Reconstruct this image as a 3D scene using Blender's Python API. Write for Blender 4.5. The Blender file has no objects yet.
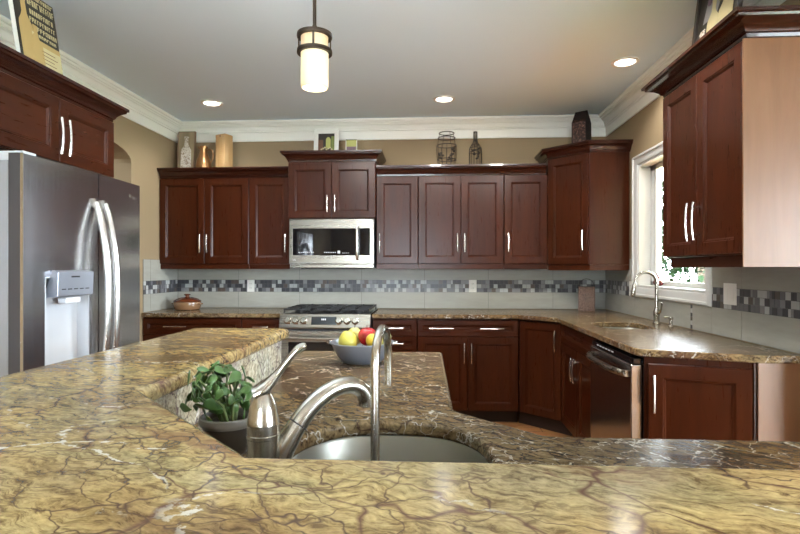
import bpy, bmesh, math, random
from mathutils import Vector, Matrix
random.seed(7)
PI = math.pi
SC = bpy.context.scene
COL = SC.collection

# ------------------------------------------------------------------ camera, world, lights, exposure
YAW = math.atan(32 / 533)
cam = bpy.data.cameras.new('camera')
cam.lens = 24.0
cam.sensor_width = 36.0
cam.shift_y = 2 / 800
cam.clip_start = 0.02
co = bpy.data.objects.new('camera', cam)
COL.objects.link(co)
co.location = (0, 0, 1.30)
co.rotation_euler = (PI / 2, 0, YAW)
SC.camera = co
SC.view_settings.view_transform = 'Standard'
SC.view_settings.look = 'None'
SC.view_settings.gamma = 1
SC.view_settings.use_curve_mapping = False
SC.view_settings.exposure = 0.6
try:
    SC.cycles.use_denoising = True
    SC.cycles.max_bounces = 10
    SC.cycles.diffuse_bounces = 5
    SC.cycles.glossy_bounces = 5
    SC.cycles.transparent_max_bounces = 12
    SC.cycles.sample_clamp_indirect = 6
    SC.cycles.caustics_reflective = False
except Exception:
    pass
W = bpy.data.worlds.new('sky')
SC.world = W
W.use_nodes = True
bg = W.node_tree.nodes['Background']
bg.inputs['Color'].default_value = (0.80, 0.91, 1.0, 1)
bg.inputs['Strength'].default_value = 36.0


def light(name, kind, loc, rot, energy, color=(1, 1, 1), size=(1, 1), portal=False, spot=None, radius=.05):
    l = bpy.data.lights.new(name, kind)
    if kind == 'AREA':
        l.shape = 'RECTANGLE'
        l.size, l.size_y = size
        if portal:
            l.cycles.is_portal = True
    else:
        l.shadow_soft_size = radius
    if kind == 'SPOT':
        l.spot_size = spot
        l.spot_blend = .6
    l.energy = energy
    l.color = color
    o = bpy.data.objects.new(name, l)
    o.location = loc
    o.rotation_euler = rot
    COL.objects.link(o)
    return o


# daylight: sky portals in the openings
light('patio_door_portal', 'AREA', (4.12, -1.4, 1.075), (0, PI / 2, 0), 1, size=(2.15, 3.0), portal=True)
light('kitchen_window_portal', 'AREA', (1.80, 3.81, 1.64), (0, PI / 2, 0), 1, size=(1.0, 1.1), portal=True)
light('rear_fill_portal', 'AREA', (-0.7, -3.92, 1.5), (-PI / 2, 0, 0), 1, size=(1.6, 1.3), portal=True)  # portal of the unseen rear window, added for more daylight
# unseen fill spots added at ceiling height around and behind the camera
WARM = (1.0, .97, .92)
for (x, y) in ((-1.4, 0.2), (0.6, 0.2), (-0.6, -1.6), (1.6, -1.6)):
    light('rear_fill', 'SPOT', (x, y, 2.715), (0, 0, 0), 8, WARM, spot=2.7, radius=.09)
# unseen fill spots added near the camera, aimed up to brighten the ceiling
TILT = (PI - .45, 0, 0)
for (x, y) in ((-1.2, .5), (-.4, .9)):
    light('uplight_fill', 'SPOT', (x, y, 1.98), TILT, 70, (.92, .98, 1), spot=2.1, radius=.2)
for (x, y) in ((-.85, 2.5), (.05, 2.5), (.85, 2.4)):  # unseen spots added to brighten the kitchen and back wall
    light('kitchen_fill', 'SPOT', (x, y, 2.715), (.5, 0, 0), 75, WARM, spot=2.5, radius=.09)
CANS = [(-1.892, 4.486), (0.101, 4.498), (1.331, 3.769)]
for (x, y) in CANS:
    light('can_lamp', 'SPOT', (x, y, 2.70), (0, 0, 0), 20, WARM, spot=2.5, radius=.06)


# ------------------------------------------------------------------ helpers
def at(m, v, sc=1.0):
    return v


def smooth_path(pts, rr, k=4):
    P = [Vector(p) for p in pts]
    out, ro = [], []
    for i in range(len(P) - 1):
        a, b, c, d = P[max(i - 1, 0)], P[i], P[i + 1], P[min(i + 2, len(P) - 1)]
        for j in range(k):
            u = j / k
            out.append(.5 * (2 * b + (c - a) * u + (2 * a - 5 * b + 4 * c - d) * u * u + (3 * b - a - 3 * c + d) * u ** 3))
            ro.append(rr[i] * (1 - u) + rr[i + 1] * u)
    return out + [P[-1]], ro + [rr[-1]]


class MB:
    """collects shapes into one mesh"""

    def __init__(self):
        self.bm = bmesh.new()
        self.mi = 0

    def _new(self, faces):
        for f in faces:
            f.material_index = self.mi

    def box(self, x0, x1, y0, y1, z0, z1):
        bm = self.bm
        v = [bm.verts.new(p) for p in ((x0, y0, z0), (x1, y0, z0), (x1, y1, z0), (x0, y1, z0), (x0, y0, z1), (x1, y0, z1), (x1, y1, z1), (x0, y1, z1))]
        self._new([bm.faces.new([v[i] for i in q]) for q in ((3, 2, 1, 0), (4, 5, 6, 7), (0, 1, 5, 4), (1, 2, 6, 5), (2, 3, 7, 6), (3, 0, 4, 7))])
        return self

    def rings(self, rings, cap0=True, cap1=True, closed=True):
        bm = self.bm
        vs = [[bm.verts.new(p) for p in r] for r in rings]
        n = len(vs[0])
        out = []
        for a, b in zip(vs[:-1], vs[1:]):
            for i in range(n if closed else n - 1):
                j = (i + 1) % n
                out.append(bm.faces.new((a[i], a[j], b[j], b[i])))
        if cap0:
            out.append(bm.faces.new(vs[0][::-1]))
        if cap1:
            out.append(bm.faces.new(vs[-1]))
        self._new(out)
        return self

    def prism(self, pts, z0, z1):
        return self.rings([[(x, y, z0) for x, y in pts], [(x, y, z1) for x, y in pts]])

    def prism_y(self, pts, y0, y1):
        return self.rings([[(x, y0, z) for x, z in pts], [(x, y1, z) for x, z in pts]])

    def prism_x(self, pts, x0, x1):
        return self.rings([[(x0, y, z) for y, z in pts], [(x1, y, z) for y, z in pts]])

    def lathe(self, prof, c=(0, 0, 0), n=28, sx=1, sy=1, cap0=True, cap1=True, axis='z'):
        rs = []
        for r, z in prof:
            ring = []
            for i in range(n):
                a = 2 * PI * i / n
                p = (r * math.cos(a) * sx, r * math.sin(a) * sy, z)
                if axis == 'y':
                    p = (p[0], -p[2], p[1])
                elif axis == 'x':
                    p = (p[2], p[0], p[1])
                ring.append((c[0] + p[0], c[1] + p[1], c[2] + p[2]))
            rs.append(ring)
        return self.rings(rs, cap0, cap1)

    def tube(self, pts, r, n=10, closed=False, squash=None):
        pts = [Vector(p) for p in pts]
        m = len(pts)
        rr = r if isinstance(r, (list, tuple)) else [r] * m
        rings = []
        up = None
        for i, p in enumerate(pts):
            if closed:
                t = pts[(i + 1) % m] - pts[i - 1]
            else:
                t = pts[min(i + 1, m - 1)] - pts[max(i - 1, 0)]
            t.normalize()
            if up is None:
                up = Vector((0, 0, 1)) if abs(t.z) < .9 else Vector((1, 0, 0))
            u = (up - t * up.dot(t))
            if u.length < 1e-6:
                u = t.orthogonal()
            u.normalize()
            up = u
            w = t.cross(u)
            s = squash if squash else 1.0
            rings.append([p + (u * math.sin(2 * PI * k / n) * s + w * math.cos(2 * PI * k / n)) * rr[i] for k in range(n)])
        if closed:
            rings.append(rings[0])
            bm = self.bm
            vs = [[bm.verts.new(q) for q in R] for R in rings[:-1]]
            for i in range(m):
                a, b = vs[i], vs[(i + 1) % m]
                for k in range(n):
                    f = bm.faces.new((a[k], a[(k + 1) % n], b[(k + 1) % n], b[k]))
                    f.material_index = self.mi
            return self
        return self.rings(rings)

    def ring(self, c, R, r, n=32, m=8, axis='z', sx=1, sy=1):
        pts = []
        for i in range(n):
            a = 2 * PI * i / n
            p = (R * math.cos(a) * sx, R * math.sin(a) * sy, 0)
            if axis == 'y':
                p = (p[0], 0, p[1])
            elif axis == 'x':
                p = (0, p[0], p[1])
            pts.append((c[0] + p[0], c[1] + p[1], c[2] + p[2]))
        return self.tube(pts, r, m, closed=True)

    def ball(self, c, rx, ry=None, rz=None, n=16, rot=None):
        ry = ry or rx
        rz = rz or rx
        m = Matrix.Translation(c)
        if rot:
            m = m @ rot
        m = m @ Matrix.Diagonal((rx, ry, rz, 1))
        r = bmesh.ops.create_uvsphere(self.bm, u_segments=n, v_segments=max(6, n // 2 + 2), radius=1, matrix=m)
        for v in r['verts']:
            for f in v.link_faces:
                f.material_index = self.mi
        return self

    def sweep(self, path, prof, closed=False):
        """path of (x,y); profile of (out,z); outward is to the right of travel"""
        n = len(path)
        rings = []
        for i, p in enumerate(path):
            def nrm(a, b):
                d = Vector((b[0] - a[0], b[1] - a[1])).normalized()
                return Vector((d.y, -d.x))
            ns = []
            if i > 0 or closed:
                ns.append(nrm(path[i - 1], p))
            if i < n - 1 or closed:
                ns.append(nrm(p, path[(i + 1) % n]))
            if len(ns) == 2:
                b = (ns[0] + ns[1])
                k = b / max(1e-6, (1 + ns[0].dot(ns[1])))
            else:
                k = ns[0]
            rings.append([(p[0] + k.x * o, p[1] + k.y * o, z) for o, z in prof])
        if closed:
            bm = self.bm
            vs = [[bm.verts.new(q) for q in R] for R in rings]
            m = len(prof)
            for i in range(n):
                a, b = vs[i], vs[(i + 1) % n]
                for k in range(m):
                    f = bm.faces.new((a[k], a[(k + 1) % m], b[(k + 1) % m], b[k]))
                    f.material_index = self.mi
            return self
        return self.rings(rings)

    def slab(self, outer, holes, z0, z1):
        """flat slab with holes"""
        bm = self.bm
        edges = []
        for loop in [outer] + holes:
            vs = [bm.verts.new((x, y, z1)) for x, y in loop]
            for i in range(len(vs)):
                edges.append(bm.edges.new((vs[i], vs[(i + 1) % len(vs)])))
        r = bmesh.ops.triangle_fill(bm, use_beauty=True, use_dissolve=False, edges=edges)
        fs = [g for g in r['geom'] if isinstance(g, bmesh.types.BMFace)]
        r = bmesh.ops.extrude_face_region(bm, geom=fs)
        vs = [g for g in r['geom'] if isinstance(g, bmesh.types.BMVert)]
        bmesh.ops.translate(bm, verts=vs, vec=(0, 0, z0 - z1))
        for f in bm.faces:
            f.material_index = self.mi
        return self

    def build(self, name, mat, parent=None, loc=(0, 0, 0), rot=(0, 0, 0), bevel=0, seg=2, smooth=40, **tags):
        bm = self.bm
        bmesh.ops.recalc_face_normals(bm, faces=bm.faces)
        me = bpy.data.meshes.new(name)
        bm.to_mesh(me)
        bm.free()
        for m in (mat if isinstance(mat, (list, tuple)) else [mat]):
            me.materials.append(m)
        o = bpy.data.objects.new(name, me)
        COL.objects.link(o)
        o.location = loc
        o.rotation_euler = rot
        if parent is not None:
            o.parent = parent
        if smooth:
            me.polygons.foreach_set('use_smooth', [True] * len(me.polygons))
            try:
                me.set_sharp_from_angle(angle=math.radians(smooth))
            except Exception:
                pass
        if bevel:
            b = o.modifiers.new('bevel', 'BEVEL')
            b.width = bevel
            b.segments = seg
            b.limit_method = 'ANGLE'
            b.angle_limit = math.radians(35)
            b.harden_normals = True
        for k, v in tags.items():
            o[k] = v
        return o


def tag(o, label, cat, group=None):
    o['label'] = label
    o['category'] = cat
    if group:
        o['group'] = group
    return o


def thing(name, label, cat, loc=(0, 0, 0), rotz=0, group=None):
    o = bpy.data.objects.new(name, None)
    o.empty_display_size = .05
    COL.objects.link(o)
    o.location = loc
    o.rotation_euler = (0, 0, rotz)
    return tag(o, label, cat, group)


def kids(o):
    return [c for c in bpy.data.objects if c.parent == o]


def copy_tree(o, parent=None):
    c = o.copy()
    COL.objects.link(c)
    if parent is not None:
        c.parent = parent
    for ch in kids(o):
        copy_tree(ch, c)
    return c


def letters(txt, name, size, mat, parent, loc, rot, label=None, extr=.0006):
    cu = bpy.data.curves.new(name, 'FONT')
    cu.body = txt
    cu.size = size
    cu.extrude = extr
    cu.align_x = 'CENTER'
    cu.align_y = 'CENTER'
    cu.materials.append(mat)
    tmp = bpy.data.objects.new('lettering_source', cu)
    me = bpy.data.meshes.new_from_object(tmp)
    bpy.data.objects.remove(tmp)
    o = bpy.data.objects.new(name, me)
    COL.objects.link(o)
    o.location = loc
    o.rotation_euler = rot
    o.parent = parent
    if label:
        o['label'] = label
    return o


# ------------------------------------------------------------------ materials
def mat(name, col=(.5, .5, .5), rough=.5, metal=0, spec=.5, coat=0, emit=None, estr=0, trans=0, ior=1.45):
    m = bpy.data.materials.new(name)
    m.use_nodes = True
    b = m.node_tree.nodes['Principled BSDF']
    b.inputs['Base Color'].default_value = (*col, 1)
    b.inputs['Roughness'].default_value = rough
    b.inputs['Metallic'].default_value = metal
    b.inputs['Specular IOR Level'].default_value = spec
    b.inputs['Coat Weight'].default_value = coat
    b.inputs['Transmission Weight'].default_value = trans
    b.inputs['IOR'].default_value = ior
    if emit:
        b.inputs['Emission Color'].default_value = (*emit, 1)
        b.inputs['Emission Strength'].default_value = estr
    return m


class NT:
    def __init__(self, m):
        self.t = m.node_tree
        self.b = self.t.nodes['Principled BSDF']

    def n(self, typ, **kw):
        x = self.t.nodes.new('ShaderNode' + typ)
        for k, v in kw.items():
            if k in x.inputs.keys():
                x.inputs[k].default_value = v
            else:
                setattr(x, k, v)
        return x

    def l(self, a, ao, b, bi):
        self.t.links.new(a.outputs[ao] if not hasattr(ao, 'links') else ao, b.inputs[bi])

    def coord(self, scale=(1, 1, 1), rot=(0, 0, 0), loc=(0, 0, 0), kind='Object'):
        tc = self.n('TexCoord')
        mp = self.n('Mapping')
        mp.inputs['Scale'].default_value = scale
        mp.inputs['Rotation'].default_value = rot
        mp.inputs['Location'].default_value = loc
        self.l(tc, kind, mp, 'Vector')
        return mp

    def noise(self, vec, scale, detail=4, rough=.5, dist=0):
        x = self.n('TexNoise')
        x.inputs['Scale'].default_value = scale
        x.inputs['Detail'].default_value = detail
        x.inputs['Roughness'].default_value = rough
        x.inputs['Distortion'].default_value = dist
        self.l(vec, 'Vector', x, 'Vector')
        return x

    def ramp(self, src, out, stops, interp='LINEAR'):
        r = self.n('ValToRGB')
        r.color_ramp.interpolation = interp
        el = r.color_ramp.elements
        while len(el) < len(stops):
            el.new(.5)
        for e, (p, c) in zip(el, stops):
            e.position = p
            e.color = (*c, 1) if len(c) == 3 else c
        self.l(src, out, r, 'Fac')
        return r

    def mix(self, fac, a, b, blend='MIX'):
        """fac: (node,out) or float; a,b: (node,out) or colour"""
        x = self.n('MixRGB')
        x.blend_type = blend
        for v, i in ((fac, 'Fac'), (a, 'Color1'), (b, 'Color2')):
            if isinstance(v, tuple) and len(v) == 2 and hasattr(v[0], 'outputs'):
                self.l(v[0], v[1], x, i)
            elif i == 'Fac':
                x.inputs[i].default_value = v
            else:
                x.inputs[i].default_value = (*v, 1)
        return x

    def bump(self, src, out, strength=.1, dist=.01):
        b = self.n('Bump')
        b.inputs['Strength'].default_value = strength
        b.inputs['Distance'].default_value = dist
        self.l(src, out, b, 'Height')
        self.l(b, 'Normal', self.b, 'Normal')
        return b


def wood(name, dark, mid, lite, axis='z', rough=.27, coat=.0):
    m = mat(name, mid, rough, coat=coat, spec=.25)
    m.node_tree.nodes['Principled BSDF'].inputs['Coat Roughness'].default_value = .30
    t = NT(m)
    s = {'z': (9, 9, .9), 'x': (.9, 9, 9), 'y': (9, .9, 9)}[axis]
    mp = t.coord(s)
    oi = t.n('ObjectInfo')
    ad = t.n('VectorMath', operation='ADD')
    t.l(mp, 'Vector', ad, 0)
    sc = t.n('VectorMath', operation='SCALE')
    cb = t.n('CombineXYZ')
    for i in 'XYZ':
        t.l(oi, 'Random', cb, i)
    t.l(cb, 'Vector', sc, 0)
    sc.inputs['Scale'].default_value = 37.
    t.l(sc, 'Vector', ad, 1)
    a = t.noise(ad, 1.3, 5, .6, 1.2)
    b = t.noise(ad, 9, 3, .6, .2)
    c = t.ramp(a, 'Fac', [(.2, dark), (.5, mid), (.82, lite)])
    d = t.mix(.05, (c, 'Color'), (b, 'Color'), 'OVERLAY')
    t.l(d, 'Color', t.b, 'Base Color')
    r = t.n('MapRange')
    r.inputs['To Min'].default_value = rough - .01
    r.inputs['To Max'].default_value = rough + .03
    t.l(b, 'Fac', r, 'Value')
    t.l(r, 'Result', t.b, 'Roughness')
    return m


def granite(name, tone, dark, seed=0.0, rough=.16, vein=1.0, fine=.6, white=1.0, ang=20, con=1.0, lines=.0, spec=.5, lsc=7.0):
    """gold and brown veined stone slab"""
    m = mat(name, (.4, .3, .15), rough, spec=spec)
    t = NT(m)
    mp = t.coord((1, 1, 1), (0, 0, math.radians(ang)), (seed, seed * 1.7, seed * .6))
    tn = lambda c: tuple(min(1, c[i] * tone[i]) for i in range(3))

    def warp(amount, scale, detail):
        w = t.noise(mp, scale, detail, .6)
        sb = t.n('VectorMath', operation='SUBTRACT')
        t.l(w, 'Color', sb, 0)
        sb.inputs[1].default_value = (.5, .5, .5)
        ws = t.n('VectorMath', operation='SCALE')
        t.l(sb, 'Vector', ws, 0)
        ws.inputs['Scale'].default_value = amount
        wp = t.n('VectorMath', operation='ADD')
        t.l(mp, 'Vector', wp, 0)
        t.l(ws, 'Vector', wp, 1)
        return wp

    def stretched(src, sc):
        x = t.n('Mapping')
        x.inputs['Scale'].default_value = sc
        t.l(src, 'Vector', x, 'Vector')
        return x
    wp = warp(.30, 2.6, 4)
    wf = warp(.10, 9, 3)
    # soft clouds of gold, straw, tan and grey-green
    fl = stretched(wp, (1.0, 3.0, 2.0))
    a = t.noise(fl, 2.4, 3, .5)
    body = t.ramp(a, 'Fac', [(.30, tn((.25, .165, .075))), (.42, tn((.40, .30, .14))), (.52, tn((.50, .40, .20))), (.62, tn((.38, .325, .17))), (.74, tn((.55, .47, .27)))])
    g = t.noise(mp, 2.7, 3, .55)
    gr = t.ramp(g, 'Fac', [(.50, (0, 0, 0)), (.70, (.8, .8, .8))])
    c1 = t.mix((gr, 'Color'), (body, 'Color'), tn((.30, .26, .17)))
    # fine brush-stroke streaks
    fs = stretched(wf, (1.0, 4.2, 3.0))
    sp = t.noise(fs, 21, 6, .72)
    spr = t.ramp(sp, 'Fac', [(.38, (.22, .17, .14)), (.47, (.72, .69, .65)), (.54, (1, 1, 1)), (.68, (1.4, 1.38, 1.34))])
    c2 = t.mix(.75 * con, (c1, 'Color'), (spr, 'Color'), 'MULTIPLY')
    gn = t.noise(mp, 110, 2, .6)
    gnr = t.ramp(gn, 'Fac', [(.35, (.72, .70, .68)), (.6, (1.08, 1.08, 1.08))])
    c2 = t.mix(.6, (c2, 'Color'), (gnr, 'Color'), 'MULTIPLY')
    # reddish brown bands
    bn = t.noise(stretched(wp, (.8, 4.0, 2.0)), 1.7, 4, .6)
    bnr = t.ramp(bn, 'Fac', [(.55, (0, 0, 0)), (.64, (.75, .75, .75)), (.70, (.2, .2, .2))])
    c2 = t.mix((bnr, 'Color'), (c2, 'Color'), tn((.21, .115, .065)))

    def web(scale, sc, width, mask, amt, col, base, src):
        v = t.n('TexVoronoi', feature='DISTANCE_TO_EDGE')
        v.inputs['Scale'].default_value = scale
        v.inputs['Randomness'].default_value = 1.0
        t.l(stretched(src, sc), 'Vector', v, 'Vector')
        # rag the edge so that the line swells and thins
        ad = t.n('Math', operation='MULTIPLY_ADD')
        rg = t.noise(mp, 26, 3, .7)
        t.l(rg, 'Fac', ad, 0)
        ad.inputs[1].default_value = width * 1.3
        t.l(v, 'Distance', ad, 2)
        vr = t.ramp(ad, 'Value', [(width * .65, (1, 1, 1)), (width * 1.45, (0, 0, 0))])
        mk = t.noise(mp, mask[0], 2, .5)
        mr = t.ramp(mk, 'Fac', [(mask[1], (0, 0, 0)), (mask[2], (amt, amt, amt))])
        f = t.mix(1.0, (vr, 'Color'), (mr, 'Color'), 'MULTIPLY')
        return t.mix((f, 'Color'), base, col)
    c3 = web(4.6, (1.0, 1.7, 1.4), .030, (3.0, .37, .47), .95 * vein, tn((.105, .052, .040)), (c2, 'Color'), wp)
    c4 = web(12.0, (1.0, 1.6, 1.3), .040, (4.1, .38, .52), fine, tn((.085, .052, .036)), (c3, 'Color'), warp(.16, 6, 4))
    # white crystal seams lying along some veins
    q = t.n('TexVoronoi', feature='DISTANCE_TO_EDGE')
    q.inputs['Scale'].default_value = 3.3
    t.l(stretched(wp, (1.0, 1.9, 1.4)), 'Vector', q, 'Vector')
    qn = t.noise(mp, 75, 3, .65)
    qa = t.n('Math', operation='MULTIPLY_ADD')
    t.l(qn, 'Fac', qa, 0)
    qa.inputs[1].default_value = .16
    t.l(q, 'Distance', qa, 2)
    qr = t.ramp(qa, 'Value', [(.075, (1, 1, 1)), (.088, (0, 0, 0))])
    qm = t.noise(mp, 3.4, 2, .5)
    qmr = t.ramp(qm, 'Fac', [(.50, (0, 0, 0)), (.56, (white, white, white))])
    qf = t.mix(1.0, (qr, 'Color'), (qmr, 'Color'), 'MULTIPLY')
    c5 = t.mix((qf, 'Color'), (c4, 'Color'), (.74, .71, .64))
    if lines:
        c5 = web(lsc, (1.0, 2.0, 1.5), .024, (5.0, .40, .50), lines, (.70, .65, .57), (c5, 'Color'), warp(.40, 4, 5))
    c6 = t.mix(1.0, (c5, 'Color'), (dark, dark, dark), 'MULTIPLY')
    t.l(c6, 'Color', t.b, 'Base Color')
    return m


def steel(name, col=(.62, .62, .63), rough=.22, axis='z', streak=.05):
    m = mat(name, col, rough, 1.0)
    t = NT(m)
    s = {'z': (60, 60, .6), 'x': (.6, 60, 60), 'y': (60, .6, 60)}[axis]
    mp = t.coord(s)
    a = t.noise(mp, 2.2, 4, .6)
    r = t.n('MapRange')
    r.inputs['To Min'].default_value = max(.03, rough - streak)
    r.inputs['To Max'].default_value = rough + streak
    t.l(a, 'Fac', r, 'Value')
    t.l(r, 'Result', t.b, 'Roughness')
    return m


def paint(name, col, rough=.7, tex=.0, scale=120):
    m = mat(name, col, rough, spec=.3)
    if tex:
        t = NT(m)
        a = t.noise(t.coord(), scale, 3, .6)
        t.bump(a, 'Fac', tex, .004)
    return m


M = {}
M['wood'] = wood('cherry_wood', (.0225, .0048, .0015), (.039, .0083, .0023), (.058, .0130, .0036))
M['wood_h'] = wood('cherry_wood_level', (.0225, .0048, .0015), (.039, .0083, .0023), (.058, .0130, .0036), 'x')
M['wood_moulding'] = mat('cherry_wood_moulding', (.028, .0055, .0022), .24, spec=.4, coat=.2)
M['wood_glare'] = wood('cherry_wood_painted_sheen', (.15, .072, .034), (.185, .091, .044), (.215, .110, .055), 'z', .36, .28)  # same cherry, lightened in its colour to imitate window glare
M['kick'] = mat('toe_kick_dark', (.02, .008, .005), .5)
M['granite'] = granite('granite_golden', (1.06, 1.0, .92), 1.0, 0.0, fine=1.0, white=.85, con=1.12)
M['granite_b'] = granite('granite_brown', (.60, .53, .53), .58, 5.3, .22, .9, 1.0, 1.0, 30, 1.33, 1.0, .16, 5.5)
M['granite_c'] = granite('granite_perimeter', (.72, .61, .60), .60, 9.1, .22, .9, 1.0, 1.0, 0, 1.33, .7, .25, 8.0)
M['granite_glare'] = granite('granite_riser', (1.25, 1.45, 2.2), 1.0, 2.2, .15, 1.05, 1.0, 1.0, 40, 1.0, 1.0)  # silvery blue tone paints window glare onto the upright strip
M['steel'] = steel('stainless_brushed', (.50, .50, .52), .20)
M['steel_h'] = steel('stainless_brushed_level', (.29, .27, .23), .28, 'x')
M['nickel'] = mat('brushed_nickel', (.47, .445, .395), .23, 1.0)
M['pull'] = mat('satin_pull_metal', (.64, .62, .585), .26, 1.0)
M['fridge_side'] = mat('fridge_side_grey', (.33, .34, .36), .38, .3)
M['door_side'] = mat('fridge_door_side', (.075, .07, .075), .4, .3)
M['grey_plastic'] = mat('grey_plastic', (.55, .57, .6), .35)
M['dark_plastic'] = mat('dark_plastic', (.03, .03, .035), .4)
M['black_glass'] = mat('black_glass', (.006, .006, .007), .04, spec=.6)
M['iron'] = mat('cast_iron', (.012, .012, .013), .42)
M['enamel'] = mat('black_enamel', (.01, .01, .011), .15)
M['wall'] = paint('taupe_paint', (.29, .215, .128), .75, .04)
M['ceiling'] = paint('ceiling_paint', (.76, .88, .97), .85, .25, 70)
M['white'] = paint('white_trim_paint', (.90, .90, .85), .35)
M['tile'] = mat('porcelain_tile', (.44, .445, .41), .42)
t_ = NT(M['tile'])
n_ = t_.noise(t_.coord((1, 1, 5)), 5, 5, .6)
r_ = t_.ramp(n_, 'Fac', [(.3, (.31, .305, .265)), (.7, (.36, .355, .31))])
t_.l(r_, 'Color', t_.b, 'Base Color')
M['grout'] = mat('grout', (.13, .13, .12), .8)
for k, c in dict(mos_dark=(.055, .055, .062), mos_mid=(.13, .13, .14), mos_grey=(.22, .22, .225), mos_light=(.42, .43, .42), mos_brown=(.10, .078, .065)).items():
    M[k] = mat('mosaic_' + k[4:], c, .3)
M['plate'] = mat('outlet_plastic', (.78, .77, .72), .35)
M['slot'] = mat('slot_dark', (.05, .05, .05), .5)
M['bronze'] = mat('oil_rubbed_bronze', (.045, .03, .02), .35, .7)
M['shade'] = mat('alabaster_glass', (.62, .56, .40), .35, emit=(1.0, .80, .46), estr=.42)
M['shade_top'] = mat('alabaster_glass_top', (.55, .43, .28), .4, emit=(1.0, .66, .34), estr=.22)
M['bulb'] = mat('lamp_lens', (1, 1, 1), .4, emit=(1, .93, .80), estr=6)
M['can'] = mat('can_trim', (.82, .80, .76), .4)
M['copper'] = mat('copper_brown', (.34, .18, .08), .3, .85)
M['clay'] = mat('glazed_clay', (.21, .115, .058), .25, coat=.4)
M['clay_lid'] = mat('glazed_lid', (.11, .03, .012), .16, coat=.6)
M['pine'] = wood('pine_box', (.34, .20, .085), (.42, .26, .12), (.48, .32, .165), 'z', .5, 0)
M['oldwood'] = wood('weathered_board', (.16, .12, .075), (.26, .20, .125), (.34, .27, .17), 'z', .7, 0)
M['whitewash'] = mat('whitewash', (.62, .58, .52), .8)
t_ = NT(M['whitewash'])
n_ = t_.noise(t_.coord(), 90, 3, .6)
r_ = t_.ramp(n_, 'Fac', [(.42, (.30, .22, .15)), (.52, (.68, .64, .58))])
t_.l(r_, 'Color', t_.b, 'Base Color')
M['frame_white'] = mat('white_frame', (.72, .72, .67), .5)
M['frame_dark'] = mat('dark_frame', (.028, .022, .020), .35)
M['wire'] = mat('wire_metal', (.03, .022, .016), .45, .6)
M['bag'] = mat('patterned_bag', (.05, .02, .015), .6)
t_ = NT(M['bag'])
n_ = t_.noise(t_.coord(), 55, 3, .7)
r_ = t_.ramp(n_, 'Fac', [(.46, (.018, .007, .005)), (.54, (.06, .025, .018)), (.66, (.22, .12, .09))])
t_.l(r_, 'Color', t_.b, 'Base Color')
M['bag_side'] = mat('bag_side', (.012, .007, .007), .5)
M['carved'] = mat('carved_stone', (.15, .095, .07), .75)
t_ = NT(M['carved'])
n_ = t_.noise(t_.coord(), 90, 4, .7)
r_ = t_.ramp(n_, 'Fac', [(.40, (.07, .04, .028)), (.55, (.17, .105, .08)), (.7, (.25, .17, .135))])
t_.l(r_, 'Color', t_.b, 'Base Color')
t_.bump(n_, 'Fac', .4, .004)
M['carved_side'] = mat('carved_side', (.05, .028, .014), .7)
M['leaf'] = mat('jade_leaf', (.085, .18, .038), .32, coat=.15)
t_ = NT(M['leaf'])
n_ = t_.noise(t_.coord(), 24, 3, .6)
r_ = t_.ramp(n_, 'Fac', [(.35, (.030, .075, .016)), (.55, (.060, .125, .028)), (.7, (.13, .21, .07))])
t_.l(r_, 'Color', t_.b, 'Base Color')
M['stem'] = mat('jade_stem', (.13, .17, .06), .5)
M['pot'] = mat('dark_stoneware', (.028, .021, .015), .3, coat=.1)
M['pot_rim'] = mat('pale_stoneware', (.13, .115, .095), .35)
M['soil'] = mat('potting_soil', (.03, .02, .012), .9)
M['bowl'] = mat('blue_grey_metal', (.33, .37, .45), .28, .75)
M['red'] = mat('red_apple', (.40, .018, .02), .22)
t_ = NT(M['red'])
n_ = t_.noise(t_.coord(), 20, 3, .6)
r_ = t_.ramp(n_, 'Fac', [(.4, (.32, .010, .014)), (.7, (.52, .06, .045))])
t_.l(r_, 'Color', t_.b, 'Base Color')
M['green_yellow'] = mat('pear_skin', (.50, .44, .075), .35)
M['yellow'] = mat('yellow_apple', (.60, .40, .04), .3)
M['pale'] = mat('pale_apple', (.48, .46, .14), .35)
M['twig'] = mat('twig', (.06, .035, .015), .7)
M['berry'] = mat('dark_red_glaze', (.10, .012, .012), .25)
M['cream'] = mat('cream_print', (.54, .46, .26), .6)
M['gold_print'] = mat('ochre_print', (.45, .31, .12), .6)
M['black_print'] = mat('black_print', (.025, .02, .014), .6)
M['green_print'] = mat('olive_print', (.17, .21, .05), .6)
M['grey_print'] = mat('grey_print', (.25, .24, .25), .6)
M['brown_print'] = mat('brown_print', (.12, .05, .025), .6)
M['purple_print'] = mat('mauve_print', (.17, .11, .15), .6)
M['lime_print'] = mat('lime_print', (.42, .42, .13), .6)
M['vent'] = mat('vent_dark', (.02, .02, .02), .6)
M['foliage'] = mat('garden_leaves', (.02, .045, .012), .6, spec=.1)
t_ = NT(M['foliage'])
n_ = t_.noise(t_.coord(), 3, 3, .6)
r_ = t_.ramp(n_, 'Fac', [(.35, (.005, .014, .005)), (.65, (.014, .028, .010))])
t_.l(r_, 'Color', t_.b, 'Base Color')
M['bark'] = mat('bark', (.10, .07, .05), .8)
M['lawn'] = mat('lawn', (.16, .24, .08), .9)
M['patio'] = mat('bounce_concrete', (.62, .60, .56), .8)
M['vinyl'] = mat('white_vinyl', (.60, .60, .58), .35)
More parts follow.
